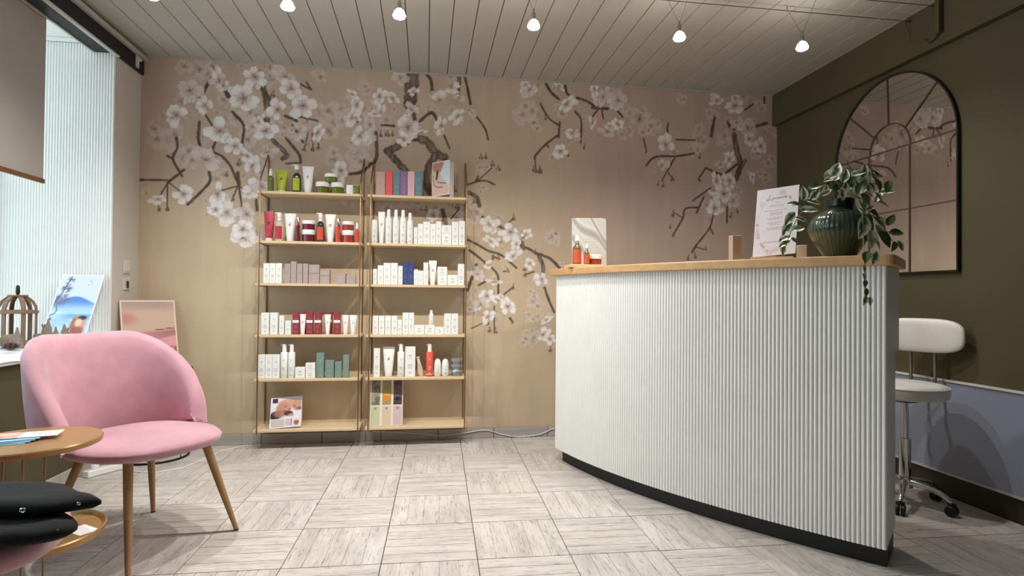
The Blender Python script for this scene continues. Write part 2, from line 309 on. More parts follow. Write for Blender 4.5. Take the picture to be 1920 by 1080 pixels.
BLOSSOMS=[(-1.6,2.404,0.0809),(-1.501,2.305,0.0725),(-1.683,2.229,0.0767),(-1.406,2.139,0.0865),(-1.305,2.038,0.0642),(-1.495,1.937,0.1004),(-1.412,1.703,0.0949),(-1.348,1.573,0.0767),(-1.223,1.571,0.0697),(-1.19,1.91,0.0809),(-1.176,1.751,0.067),(-1.626,1.696,0.0642),(-1.788,1.657,0.0586),(-1.246,1.411,0.0949),(-1.417,2.488,0.067),(-1.187,2.523,0.0697),(-0.984,2.537,0.0865),(-1.032,2.305,0.0809),(-0.866,2.342,0.0809),(-0.945,2.458,0.0697),(-1.091,2.008,0.0614),(-1.106,2.154,0.0865),(-1.254,2.372,0.0921),(-1.194,2.176,0.0781),(-0.76,2.158,0.0725),(-0.526,2.293,0.0697),(-0.458,2.147,0.0809),(-0.6,1.895,0.0809),(-0.528,2.443,0.053),(-1.45,2.572,0.0725),(-1.087,2.597,0.067),(-0.889,2.165,0.0642),(-1.125,1.766,0.0614),(-1.422,1.597,0.0558),(-1.229,1.975,0.0558),(-1.247,1.471,0.0697),(-0.197,2.581,0.0661),(-0.104,2.488,0.0425),(-0.114,2.358,0.0755),(-0.141,2.228,0.092),(-0.043,2.198,0.0377),(0.082,2.44,0.0684),(0.163,2.54,0.0661),(0.223,2.46,0.0566),(0.096,2.252,0.0613),(0.212,2.329,0.0708),(0.318,2.359,0.0425),(-0.5,2.371,0.0684),(-0.331,2.322,0.0755),(-0.475,2.152,0.0731),(-0.343,2.438,0.0613),(-0.533,2.276,0.0637),(-0.252,2.432,0.0684),(0.045,1.602,0.0566),(0.457,1.555,0.0613),(0.964,2.097,0.0425),(0.75,2.553,0.0613),(-0.409,2.237,0.0708),(-0.169,2.144,0.0472),(0.554,1.522,0.0472),(0.739,2.557,0.0688),(1.024,2.465,0.082),(1.068,2.248,0.0688),(0.978,2.107,0.0476),(1.306,2.537,0.082),(1.421,2.516,0.0715),(1.222,2.339,0.0609),(1.337,2.276,0.0609),(1.422,2.335,0.0556),(1.801,2.201,0.0767),(1.773,2.039,0.0556),(2.326,2.112,0.0582),(2.22,1.937,0.0715),(2.327,1.941,0.0635),(2.206,1.724,0.0767),(2.282,1.84,0.0715),(2.176,1.808,0.0582),(2.358,1.785,0.0556),(2.518,1.977,0.0503),(2.217,2.563,0.0609),(2.37,2.529,0.0847),(2.478,2.363,0.0794),(2.587,2.225,0.0688),(0.967,2.598,0.0476),(1.235,2.588,0.0582),(2.386,2.401,0.0609),(2.494,2.278,0.0556),(2.25,2.066,0.0397),(0.455,1.546,0.0515),(0.462,1.428,0.0665),(0.609,1.496,0.0622),(0.653,1.41,0.0515),(0.725,1.483,0.0493),(0.632,1.323,0.0622),(0.754,1.27,0.045),(0.372,1.188,0.0515),(0.447,1.254,0.0365),(0.487,1.131,0.0579),(0.844,1.152,0.0579),(0.439,1.028,0.0536),(0.396,0.963,0.0729),(0.592,0.953,0.0665),(0.451,0.877,0.0579),(0.321,0.93,0.0472),(0.521,0.996,0.0558),(0.88,0.857,0.0515),(0.859,0.747,0.0622),(0.909,0.715,0.045)]
FAINT=[(-1.259,2.279,0.1116),(-1.158,2.258,0.0976),(-1.746,2.03,0.1186),(-1.612,1.958,0.0865),(-1.807,2.092,0.0865),(-0.723,2.323,0.1046),(-1.056,2.197,0.0976),(-0.826,2.236,0.0837),(-0.669,2.19,0.0837),(-0.591,2.249,0.0767),(-1.645,2.559,0.0697),(-1.347,2.327,0.0837),(-1.523,2.554,0.0837),(-0.765,2.565,0.0628),(-0.469,1.955,0.0837),(-0.558,1.692,0.0697),(-1.231,2.108,0.0837),(-0.953,2.162,0.0767),(-1.127,1.9,0.0697),(-0.434,2.34,0.0697),(-0.641,2.002,0.0697),(-1.06,2.532,0.0767),(-0.518,2.023,0.0885),(-0.439,1.946,0.0708),(0.406,1.946,0.0613),(0.024,2.378,0.059),(-0.283,2.162,0.0708),(0.395,1.803,0.0413),(-0.221,1.687,0.0944),(-0.083,1.669,0.0826),(0.067,1.685,0.0885),(0.172,1.677,0.0708),(0.338,1.611,0.0708),(0.243,1.62,0.0708),(0.715,2.381,0.0944),(0.789,2.289,0.059),(-0.434,2.491,0.059),(-0.289,1.662,0.0708),(0.349,1.706,0.0531),(0.955,2.42,0.0794),(0.748,2.394,0.082),(1.595,2.414,0.0992),(1.508,2.451,0.086),(1.48,2.283,0.0728),(2.098,2.23,0.0873),(2.264,2.252,0.0728),(2.665,2.099,0.0635),(2.601,2.543,0.0688),(2.619,1.981,0.0662),(1.697,2.35,0.0728),(1.625,2.304,0.0595),(0.935,1.452,0.0662),(2.556,2.137,0.0728),(2.188,2.433,0.0662),(1.932,2.56,0.0463),(2.416,2.632,0.0595),(2.696,2.36,0.0662),(1.391,2.597,0.0728),(0.666,2.349,0.0662),(2.068,2.327,0.0662),(2.039,2.17,0.0595),(2.388,1.844,0.0595),(0.801,0.965,0.0708),(0.769,0.878,0.0493),(0.759,0.737,0.0686),(0.357,1.63,0.0601),(0.931,1.471,0.0515),(0.989,1.275,0.03),(0.277,1.015,0.0644),(0.374,1.038,0.059),(0.778,1.042,0.0536),(0.726,0.693,0.0536),(0.293,1.574,0.0536)]
BUDS=[(-1.787,1.599),(-1.729,1.601),(-0.849,2.039),(-0.791,2.049),(-0.752,2.057),(-1.278,1.926),(-1.352,1.844),(-1.312,1.68),(-1.285,2.357),(-1.21,2.375),(-1.059,2.411),(-0.795,2.359),(-0.499,2.261),(-1.57,2.419),(-1.387,1.73),(-1.553,2.098),(0.387,2.041),(0.423,2.048),(0.471,1.991),(0.513,1.963),(0.792,1.962),(0.823,1.958),(-0.148,2.309),(-0.329,2.171),(-0.283,2.174),(-0.249,2.175),(0.219,1.673),(0.289,1.716),(0.349,1.718),(-0.002,1.648),(0.194,1.796),(0.889,2.148),(0.126,1.581),(0.776,1.969),(0.82,1.967),(1.744,1.898),(1.788,1.892),(1.859,1.937),(1.866,1.671),(1.846,1.572),(1.871,1.51),(1.998,1.337),(2.043,1.352),(2.13,1.41),(1.648,2.145),(2.077,1.946),(2.343,1.671),(1.167,2.15),(1.041,2.089),(0.858,2.353),(2.084,2.123),(2.389,1.708),(1.595,2.394),(0.798,1.355),(0.63,1.606),(0.716,1.232),(0.722,1.183),(0.589,1.213),(0.463,0.78),(0.506,0.775),(0.62,0.845),(0.634,1.095),(0.485,1.309),(0.518,1.31),(0.916,0.638),(0.441,0.839),(0.708,1.471),(0.87,0.747),(0.423,1.006)]
PRODUCTS=[
('L',0,'dropper',-1.0315,0.04,1.708,0.1575,['olive'],''),
('L',0,'tube',-0.967,0.085,1.708,0.1545,['lime'],''),
('L',0,'pump',-0.867,0.057,1.708,0.1915,['darkgreen','lime'],''),
('L',0,'tube',-0.797,0.077,1.708,0.185,['white'],''),
('L',0,'jar',-0.7005,0.094,1.708,0.08,['olive'],''),
('L',0,'jar',-0.604,0.089,1.708,0.079,['olive'],''),
('L',0,'jar',-0.646,0.087,1.7885,0.058,['olive'],'T2'),
('L',0,'duobox',-0.499,0.081,1.708,0.0625,['white','olive'],''),
('L',1,'tube',-1.0405,0.072,1.38,0.202,['crimson'],''),
('L',1,'spray',-0.9745,0.056,1.38,0.1965,['clear','crimson'],''),
('L',1,'tube',-0.9065,0.074,1.38,0.1905,['white','pink'],''),
('L',1,'slim',-0.853,0.027,1.38,0.1615,['burgundy'],''),
('L',1,'jar',-0.7895,0.092,1.38,0.0825,['burgundy'],''),
('L',1,'jar',-0.79,0.091,1.463,0.062,['burgundy'],'S'),
('L',1,'pump',-0.709,0.053,1.38,0.201,['smoke','red'],''),
('L',1,'tube',-0.645,0.069,1.38,0.1925,['white','pink'],''),
('L',1,'slim',-0.592,0.031,1.38,0.162,['red'],''),
('L',1,'jar',-0.5295,0.086,1.38,0.085,['brownred'],''),
('L',1,'jar',-0.5305,0.086,1.4655,0.06,['brownred'],'S'),
('L',1,'dropper',-0.4675,0.03,1.38,0.14,['red'],''),
('L',2,'box',-1.046,0.037,1.1,0.1315,['white'],''),
('L',2,'box',-1.0065,0.038,1.1,0.132,['white'],''),
('L',2,'box',-0.967,0.037,1.1,0.133,['white'],''),
('L',2,'box',-0.9135,0.04,1.1,0.131,['taupe'],''),
('L',2,'box',-0.8735,0.036,1.1,0.1455,['taupe'],''),
('L',2,'box',-0.8345,0.036,1.1,0.1325,['taupe'],''),
('L',2,'box',-0.797,0.033,1.1,0.133,['taupe'],''),
('L',2,'box',-0.742,0.069,1.1,0.069,['taupe'],''),
('L',2,'box',-0.7425,0.068,1.1695,0.058,['taupe'],'S'),
('L',2,'box',-0.673,0.063,1.1,0.054,['taupe'],''),
('L',2,'box',-0.6735,0.064,1.1545,0.0435,['taupe'],'S'),
('L',2,'box',-0.5705,0.068,1.1,0.072,['taupe'],''),
('L',2,'box',-0.503,0.059,1.1,0.057,['taupe'],''),
('L',3,'box',-1.049,0.049,0.76,0.144,['white'],''),
('L',3,'box',-0.9935,0.048,0.76,0.1445,['white'],''),
('L',3,'box',-0.9445,0.03,0.76,0.1245,['white'],''),
('L',3,'box',-0.9035,0.036,0.76,0.0915,['white'],''),
('L',3,'box',-0.8555,0.042,0.76,0.1495,['burgundybox'],''),
('L',3,'tube',-0.811,0.041,0.76,0.1355,['white','pink'],'F'),
('L',3,'box',-0.808,0.033,0.76,0.1495,['burgundybox'],'B'),
('L',3,'box',-0.7665,0.042,0.76,0.15,['burgundybox'],''),
('L',3,'box',-0.7135,0.044,0.76,0.1505,['burgundybox'],''),
('L',3,'box',-0.651,0.043,0.76,0.1505,['burgundybox'],'B'),
('L',3,'tube',-0.6505,0.04,0.76,0.1345,['white','pink'],'F'),
('L',3,'box',-0.5895,0.044,0.76,0.1505,['burgundybox'],''),
('L',3,'tube',-0.5365,0.042,0.76,0.1305,['white','grey'],''),
('L',3,'tube',-0.486,0.047,0.76,0.1305,['white','grey'],''),
('L',4,'box',-1.067,0.043,0.47,0.1565,['white'],''),
('L',4,'box',-1.022,0.043,0.47,0.1565,['white'],''),
('L',4,'box',-0.9765,0.044,0.47,0.156,['white'],''),
('L',4,'pumpbottle',-0.929,0.045,0.47,0.2245,['white'],''),
('L',4,'pumpbottle',-0.8815,0.044,0.47,0.2245,['white'],''),
('L',4,'box',-0.823,0.063,0.47,0.0705,['white'],''),
('L',4,'box',-0.7565,0.062,0.47,0.0505,['white'],''),
('L',4,'box',-0.7575,0.062,0.521,0.0475,['white'],'S'),
('L',4,'box',-0.6945,0.048,0.47,0.1655,['sage'],''),
('L',4,'box',-0.6335,0.056,0.47,0.116,['sage'],''),
('L',4,'box',-0.5765,0.044,0.47,0.1065,['sage'],''),
('L',4,'box',-0.527,0.039,0.47,0.1515,['sage'],''),
('R',0,'box',-0.314,0.061,1.708,0.161,['rose'],''),
('R',0,'box',-0.257,0.047,1.708,0.1665,['redbox'],''),
('R',0,'box',-0.2075,0.046,1.708,0.1685,['teal'],''),
('R',0,'box',-0.1585,0.046,1.708,0.1705,['purple'],''),
('R',0,'box',-0.109,0.047,1.708,0.1725,['pinkbox'],''),
('R',0,'box',-0.058,0.049,1.708,0.1745,['teal'],''),
('R',1,'slimwhite',-0.352,0.041,1.38,0.16,['white'],''),
('R',1,'tube',-0.3055,0.046,1.38,0.218,['white','grey'],''),
('R',1,'spire',-0.258,0.043,1.38,0.236,['white'],''),
('R',1,'spire',-0.209,0.043,1.38,0.2355,['white'],''),
('R',1,'spire',-0.161,0.045,1.38,0.235,['white'],''),
('R',1,'spire',-0.113,0.043,1.38,0.2165,['white'],''),
('R',1,'box',-0.074,0.025,1.38,0.116,['white'],''),
('R',1,'box',-0.0415,0.034,1.38,0.141,['white'],''),
('R',1,'box',0.0005,0.046,1.38,0.156,['white'],''),
('R',1,'box',0.044,0.037,1.38,0.143,['white'],''),
('R',1,'box',0.0825,0.036,1.38,0.16,['white'],''),
('R',1,'box',0.137,0.067,1.38,0.0805,['white'],''),
('R',1,'box',0.1365,0.068,1.461,0.0545,['white'],'S'),
('R',1,'box',0.196,0.045,1.38,0.1605,['white'],''),
('R',1,'box',0.243,0.043,1.38,0.168,['white'],''),
('R',2,'box',-0.344,0.025,1.1,0.105,['white'],''),
('R',2,'box',-0.307,0.037,1.1,0.13,['white'],''),
('R',2,'box',-0.2635,0.046,1.1,0.147,['white'],''),
('R',2,'box',-0.2155,0.046,1.1,0.148,['white'],''),
('R',2,'box',-0.174,0.029,1.1,0.128,['white'],''),
('R',2,'box',-0.1395,0.036,1.1,0.152,['navy'],''),
('R',2,'box',-0.102,0.035,1.1,0.153,['navy'],''),
('R',2,'box',-0.068,0.027,1.1,0.106,['white'],''),
('R',2,'box',-0.0365,0.032,1.1,0.096,['white'],''),
('R',2,'box',-0.002,0.033,1.1,0.1545,['white'],''),
('R',2,'tube',0.0455,0.056,1.1,0.17,['white','pink'],''),
('R',2,'box',0.1115,0.066,1.1,0.07,['white'],''),
('R',2,'box',0.1105,0.066,1.1705,0.0565,['white'],'S'),
('R',2,'box',0.182,0.069,1.1,0.071,['white'],''),
('R',2,'box',0.2405,0.044,1.1,0.149,['white'],''),
('R',3,'box',-0.337,0.037,0.76,0.1245,['white'],''),
('R',3,'box',-0.296,0.037,0.76,0.125,['white'],''),
('R',3,'box',-0.2535,0.038,0.76,0.1255,['white'],''),
('R',3,'box',-0.2105,0.038,0.76,0.1255,['white'],''),
('R',3,'box',-0.174,0.029,0.76,0.0995,['white'],''),
('R',3,'box',-0.136,0.039,0.76,0.1485,['white'],''),
('R',3,'box',-0.0965,0.036,0.76,0.1485,['white'],''),
('R',3,'box',-0.042,0.069,0.76,0.0635,['white'],''),
('R',3,'box',0.0295,0.066,0.76,0.0635,['white'],''),
('R',3,'spire',0.0385,0.032,0.824,0.1025,['white'],'S'),
('R',3,'box',0.0955,0.06,0.76,0.0505,['white'],''),
('R',3,'box',0.151,0.047,0.76,0.1435,['white'],''),
('R',3,'box',0.2,0.047,0.76,0.1435,['white'],''),
('R',4,'box',-0.325,0.041,0.47,0.1945,['white'],''),
('R',4,'tube',-0.2475,0.082,0.47,0.2035,['white','grey'],''),
('R',4,'pumpbottle',-0.164,0.047,0.47,0.2235,['white'],''),
('R',4,'box',-0.101,0.069,0.47,0.2055,['white'],''),
('R',4,'pouch',-0.0365,0.05,0.47,0.1365,['beige'],''),
('R',4,'pumpbottle',0.0305,0.048,0.47,0.2235,['coral'],''),
('R',4,'egg',0.086,0.049,0.47,0.1215,['white'],''),
('R',4,'egg',0.139,0.049,0.47,0.121,['white'],''),
('R',4,'tin',0.22,0.081,0.47,0.044,['silver'],''),
('R',4,'tin',0.2195,0.082,0.5145,0.0375,['silver'],'S'),
('R',4,'tin',0.219,0.081,0.5525,0.037,['silver'],'S')]
LEAVES=[(1.55,2.189,1.468,0.052,100,'v'),(1.616,2.208,1.47,0.052,60,'v'),(1.658,2.197,1.477,0.053,30,'v'),(1.613,2.211,1.439,0.06,-10,'v'),(1.628,2.213,1.504,0.063,10,'d'),(1.653,2.147,1.545,0.077,30,'v'),(1.626,2.137,1.52,0.048,200,'v'),(1.839,2.286,1.598,0.042,90,'v'),(1.707,2.182,1.548,0.063,40,'v'),(1.797,2.177,1.56,0.07,20,'g'),(1.995,2.314,1.589,0.07,0,'d'),(1.924,2.22,1.523,0.056,-70,'d'),(1.948,2.286,1.53,0.064,130,'d'),(1.964,2.221,1.496,0.068,10,'v'),(1.965,2.25,1.452,0.066,-20,'d'),(1.716,2.162,1.486,0.056,-100,'v'),(1.835,2.249,1.483,0.056,-40,'v'),(1.84,2.291,1.441,0.059,-100,'v'),(1.822,2.229,1.415,0.059,-80,'v'),(1.89,2.268,1.44,0.056,-70,'g'),(1.916,2.256,1.429,0.042,30,'v'),(1.785,2.147,1.498,0.063,60,'d'),(1.835,2.271,1.545,0.063,-60,'d'),(1.747,2.241,1.511,0.056,200,'d'),(1.58,2.193,1.401,0.07,5,'v'),(1.535,2.177,1.356,0.051,-20,'v'),(1.553,2.227,1.325,0.056,15,'g'),(1.499,2.203,1.364,0.063,-130,'v'),(1.496,2.218,1.323,0.063,-125,'v'),(1.492,2.228,1.283,0.056,-160,'v'),(1.483,2.218,1.26,0.051,-150,'v'),(1.488,2.23,1.233,0.042,-100,'v'),(1.516,2.199,1.423,0.056,170,'d'),(1.581,2.223,1.419,0.056,-170,'d'),(1.519,2.202,1.272,0.036,-30,'g'),(1.7,2.04,1.314,0.09,-110,'v'),(1.705,2.0,1.263,0.066,-80,'g'),(1.987,2.279,1.323,0.077,-60,'g'),(1.979,2.274,1.371,0.07,-45,'v'),(1.971,2.204,1.372,0.052,60,'d'),(2.003,2.207,1.317,0.063,5,'d'),(1.995,2.215,1.259,0.042,-110,'d'),(2.089,2.282,1.27,0.046,-70,'v'),(1.969,2.234,1.292,0.077,-60,'d'),(1.727,2.0,1.246,0.056,-60,'g'),(1.599,1.9,1.186,0.048,-120,'d'),(1.633,1.9,1.183,0.048,-110,'v'),(1.59,1.9,1.142,0.024,-90,'v'),(1.591,1.9,1.112,0.027,-90,'v'),(1.593,1.9,1.088,0.027,-90,'d'),(1.597,1.9,1.055,0.03,-90,'d'),(1.593,1.9,1.025,0.036,-100,'v'),(1.614,1.9,1.023,0.03,-80,'v'),(1.733,2.04,1.344,0.048,-60,'d'),(1.934,2.251,1.403,0.056,-30,'d'),(1.845,2.189,1.479,0.056,-20,'v'),(1.77,2.226,1.553,0.056,120,'d'),(1.802,2.204,1.556,0.063,80,'d'),(1.839,2.198,1.544,0.056,100,'g'),(1.711,2.24,1.522,0.049,-120,'d'),(1.845,2.24,1.527,0.056,-30,'d'),(1.856,2.298,1.512,0.056,20,'g'),(1.896,2.258,1.467,0.056,-50,'d'),(1.816,2.302,1.551,0.049,150,'g')]
STEMS=[[(1.72,2.225,1.462),(1.664,2.205,1.46),(1.622,2.205,1.449),(1.568,2.205,1.41),(1.528,2.205,1.359),(1.501,2.205,1.303),(1.474,2.205,1.234)],[(1.741,2.225,1.469),(1.67,2.205,1.514),(1.622,2.205,1.502)],[(1.769,2.225,1.47),(1.826,2.225,1.523),(1.937,2.255,1.54),(1.995,2.255,1.503)],[(1.783,2.225,1.471),(1.868,2.225,1.461),(1.951,2.255,1.391),(1.995,2.255,1.327),(2.031,2.255,1.276),(2.061,2.255,1.276)],[(1.798,2.225,1.459),(1.692,2.03,1.365),(1.695,2.03,1.295),(1.697,2.03,1.237)],[(1.755,2.225,1.476),(1.734,2.225,1.533),(1.713,2.225,1.563)],[(1.783,2.225,1.484),(1.797,2.225,1.535),(1.79,2.225,1.582)],[(1.769,2.225,1.464),(1.798,2.225,1.459),(1.819,2.225,1.415)],[(1.951,2.255,1.391),(2.017,2.255,1.38)],[(1.995,2.255,1.327),(2.046,2.255,1.323)],[(1.692,2.03,1.295),(1.612,1.93,1.215),(1.59,1.9,1.169),(1.593,1.9,1.098),(1.597,1.9,1.022)]]

# =================================================================== the room
# floor: a slab with separate wood-look tiles, each pressed with five planks
floor = struct(MB().box(NX - 0.2, XR + 0.12, YF - 0.1, YB + 0.12, -0.10, -0.006).build('floor', GROUT))
def tile_material():
    m = bpy.data.materials.new('whitewashed_wood_tile'); m.use_nodes = True; nt = m.node_tree; N = nt.nodes; Lk = nt.links
    b = N['Principled BSDF']; b.inputs['Roughness'].default_value = 0.42
    tc = N.new('ShaderNodeTexCoord'); oi = N.new('ShaderNodeObjectInfo')
    ad = N.new('ShaderNodeVectorMath'); ad.operation = 'ADD'
    sc = N.new('ShaderNodeVectorMath'); sc.operation = 'SCALE'; cb = N.new('ShaderNodeCombineXYZ')
    for k in range(3): Lk.new(oi.outputs['Random'], cb.inputs[k])
    Lk.new(cb.outputs[0], sc.inputs[0]); sc.inputs['Scale'].default_value = 40.0
    Lk.new(tc.outputs['Object'], ad.inputs[0]); Lk.new(sc.outputs[0], ad.inputs[1])
    def noise(scale, st, det):
        mp = N.new('ShaderNodeMapping'); mp.inputs['Scale'].default_value = st; Lk.new(ad.outputs[0], mp.inputs['Vector'])
        n = N.new('ShaderNodeTexNoise'); n.inputs['Scale'].default_value = scale; n.inputs['Detail'].default_value = det; n.inputs['Roughness'].default_value = 0.65
        Lk.new(mp.outputs[0], n.inputs['Vector']); return n
    n1 = noise(1.0, (17, 120, 1), 5); n2 = noise(1.0, (3, 16, 1), 3); n3 = noise(1.0, (2, 2.5, 1), 2)
    r1 = N.new('ShaderNodeValToRGB'); e = r1.color_ramp.elements
    e[0].position = 0.30; e[0].color = (*lin((0.545, 0.53, 0.515)), 1); e[1].position = 0.46; e[1].color = (*lin((0.805, 0.785, 0.77)), 1)
    Lk.new(n1.outputs['Fac'], r1.inputs['Fac'])
    r2 = N.new('ShaderNodeValToRGB'); e = r2.color_ramp.elements
    e[0].position = 0.36; e[0].color = (0.78, 0.77, 0.765, 1); e[1].position = 0.60; e[1].color = (1.0, 0.99, 0.97, 1)
    Lk.new(n2.outputs['Fac'], r2.inputs['Fac'])
    r3 = N.new('ShaderNodeValToRGB'); e = r3.color_ramp.elements
    e[0].position = 0.35; e[0].color = (0.93, 0.91, 0.86, 1); e[1].position = 0.65; e[1].color = (1, 1, 1, 1)
    Lk.new(n3.outputs['Fac'], r3.inputs['Fac'])
    mx = N.new('ShaderNodeMix'); mx.data_type = 'RGBA'; mx.blend_type = 'MULTIPLY'; mx.inputs[0].default_value = 1
    Lk.new(r1.outputs[0], mx.inputs[6]); Lk.new(r2.outputs[0], mx.inputs[7])
    m2 = N.new('ShaderNodeMix'); m2.data_type = 'RGBA'; m2.blend_type = 'MULTIPLY'; m2.inputs[0].default_value = 1
    Lk.new(mx.outputs[2], m2.inputs[6]); Lk.new(r3.outputs[0], m2.inputs[7])
    Lk.new(m2.outputs[2], b.inputs['Base Color'])
    bp = N.new('ShaderNodeBump'); bp.inputs['Strength'].default_value = 0.15; bp.inputs['Distance'].default_value = 0.002
    Lk.new(n1.outputs['Fac'], bp.inputs['Height']); Lk.new(bp.outputs[0], b.inputs['Normal'])
    return m
TILE = tile_material()
T = 0.37; G = 0.0030
def tile_mb():
    t = MB(); h = T / 2 - G / 2; w = 2 * h / 5
    for k in range(5):
        y0 = -h + k * w + (0.0007 if k else 0); y1 = -h + (k + 1) * w - (0.0007 if k < 4 else 0)
        c = 0.0007
        t.add([(-h, y0, -0.006), (h, y0, -0.006), (h, y1, -0.006), (-h, y1, -0.006), (-h + c, y0 + c, 0), (h - c, y0 + c, 0), (h - c, y1 - c, 0), (-h + c, y1 - c, 0)],
              [(4, 5, 6, 7), (0, 1, 5, 4), (1, 2, 6, 5), (2, 3, 7, 6), (3, 0, 4, 7)])
    t.add([(-h, -h, -0.003), (h, -h, -0.003), (h, h, -0.003), (-h, h, -0.003)], [(0, 1, 2, 3)])
    return t
PHI = -0.022346; cph, sph = math.cos(PHI), math.sin(PHI)
proto_tile = tile_mb().build('tile', TILE, floor, local=True)
TILE_ME = proto_tile.data; used = False
for i in range(-4, 12):
    for j in range(-4, 9):
        lx, ly = (i + 0.5) * T, -(j + 0.5) * T
        cx, cy = -1.25151 + cph * lx - sph * ly, 3.03305 + sph * lx + cph * ly
        if not (XL - 0.18 < cx < XR + 0.18 and cy < YB + 0.18 and cy > -0.2): continue
        rz = PHI + (PI / 2 if (i + j) % 2 else 0) + (PI if random.random() < 0.5 else 0)
        if not used: o = proto_tile; used = True
        else: o = link_copy(proto_tile, floor); o.data = TILE_ME
        o.location = (cx, cy, 0); o.rotation_euler = (0, 0, rz)
        if cx < XL + 0.2 or cx > XR - 0.2 or cy > YB - 0.2:      # cut at the walls
            me = TILE_ME.copy()
            o.data = me; mw = Matrix.Translation((cx, cy, 0)) @ Matrix.Rotation(rz, 4, 'Z'); inv = mw.inverted()
            bm = bmesh.new(); bm.from_mesh(me)
            for co, no in (((XL + 0.001, 0, 0), (-1, 0, 0)), ((XR - 0.001, 0, 0), (1, 0, 0)), ((0, YB - 0.001, 0), (0, 1, 0))):
                bmesh.ops.bisect_plane(bm, geom=bm.verts[:] + bm.edges[:] + bm.faces[:], plane_co=inv @ Vector(co), plane_no=(inv.to_3x3() @ Vector(no)), clear_outer=True)
            n = len(bm.faces); bm.to_mesh(me); bm.free()
            if n == 0: bpy.data.objects.remove(o)

# ceiling of painted boards that run towards the mural
ceil = struct(MB().box(NX - 0.2, XR + 0.12, YF - 0.1, YB + 0.12, ZC + 0.016, ZC + 0.12).build('ceiling', GROUT))
BW = 0.1332; xs = 0.003
k0 = int(math.floor((XL - xs) / BW)); bp0 = None
me_board = MB().box(-BW / 2 + 0.0022, BW / 2 - 0.0022, YF, YB, ZC, ZC + 0.014)
for k in range(k0, int((XR - xs) / BW) + 1):
    a, b = xs + k * BW, xs + (k + 1) * BW
    if a < XL or b > XR:
        a2, b2 = max(a, XL), min(b, XR)
        if b2 - a2 < 0.01: continue
        MB().box(a2 + 0.002, b2 - 0.002, YF, YB, ZC, ZC + 0.014).build('ceiling_board', CEILW, ceil, bevel=0.002, seg=1)
        continue
    if bp0 is None:
        bp0 = me_board.build('ceiling_board', CEILW, ceil, bevel=0.002, seg=1); bp0.location = ((a + b) / 2, 0, 0)
    else: link_copy(bp0, ceil, ((a + b) / 2, 0, 0))
MB().box(XL, XR, YB - 0.012, YB, ZC - 0.010, ZC).build('ceiling_bead', CEILW, ceil)

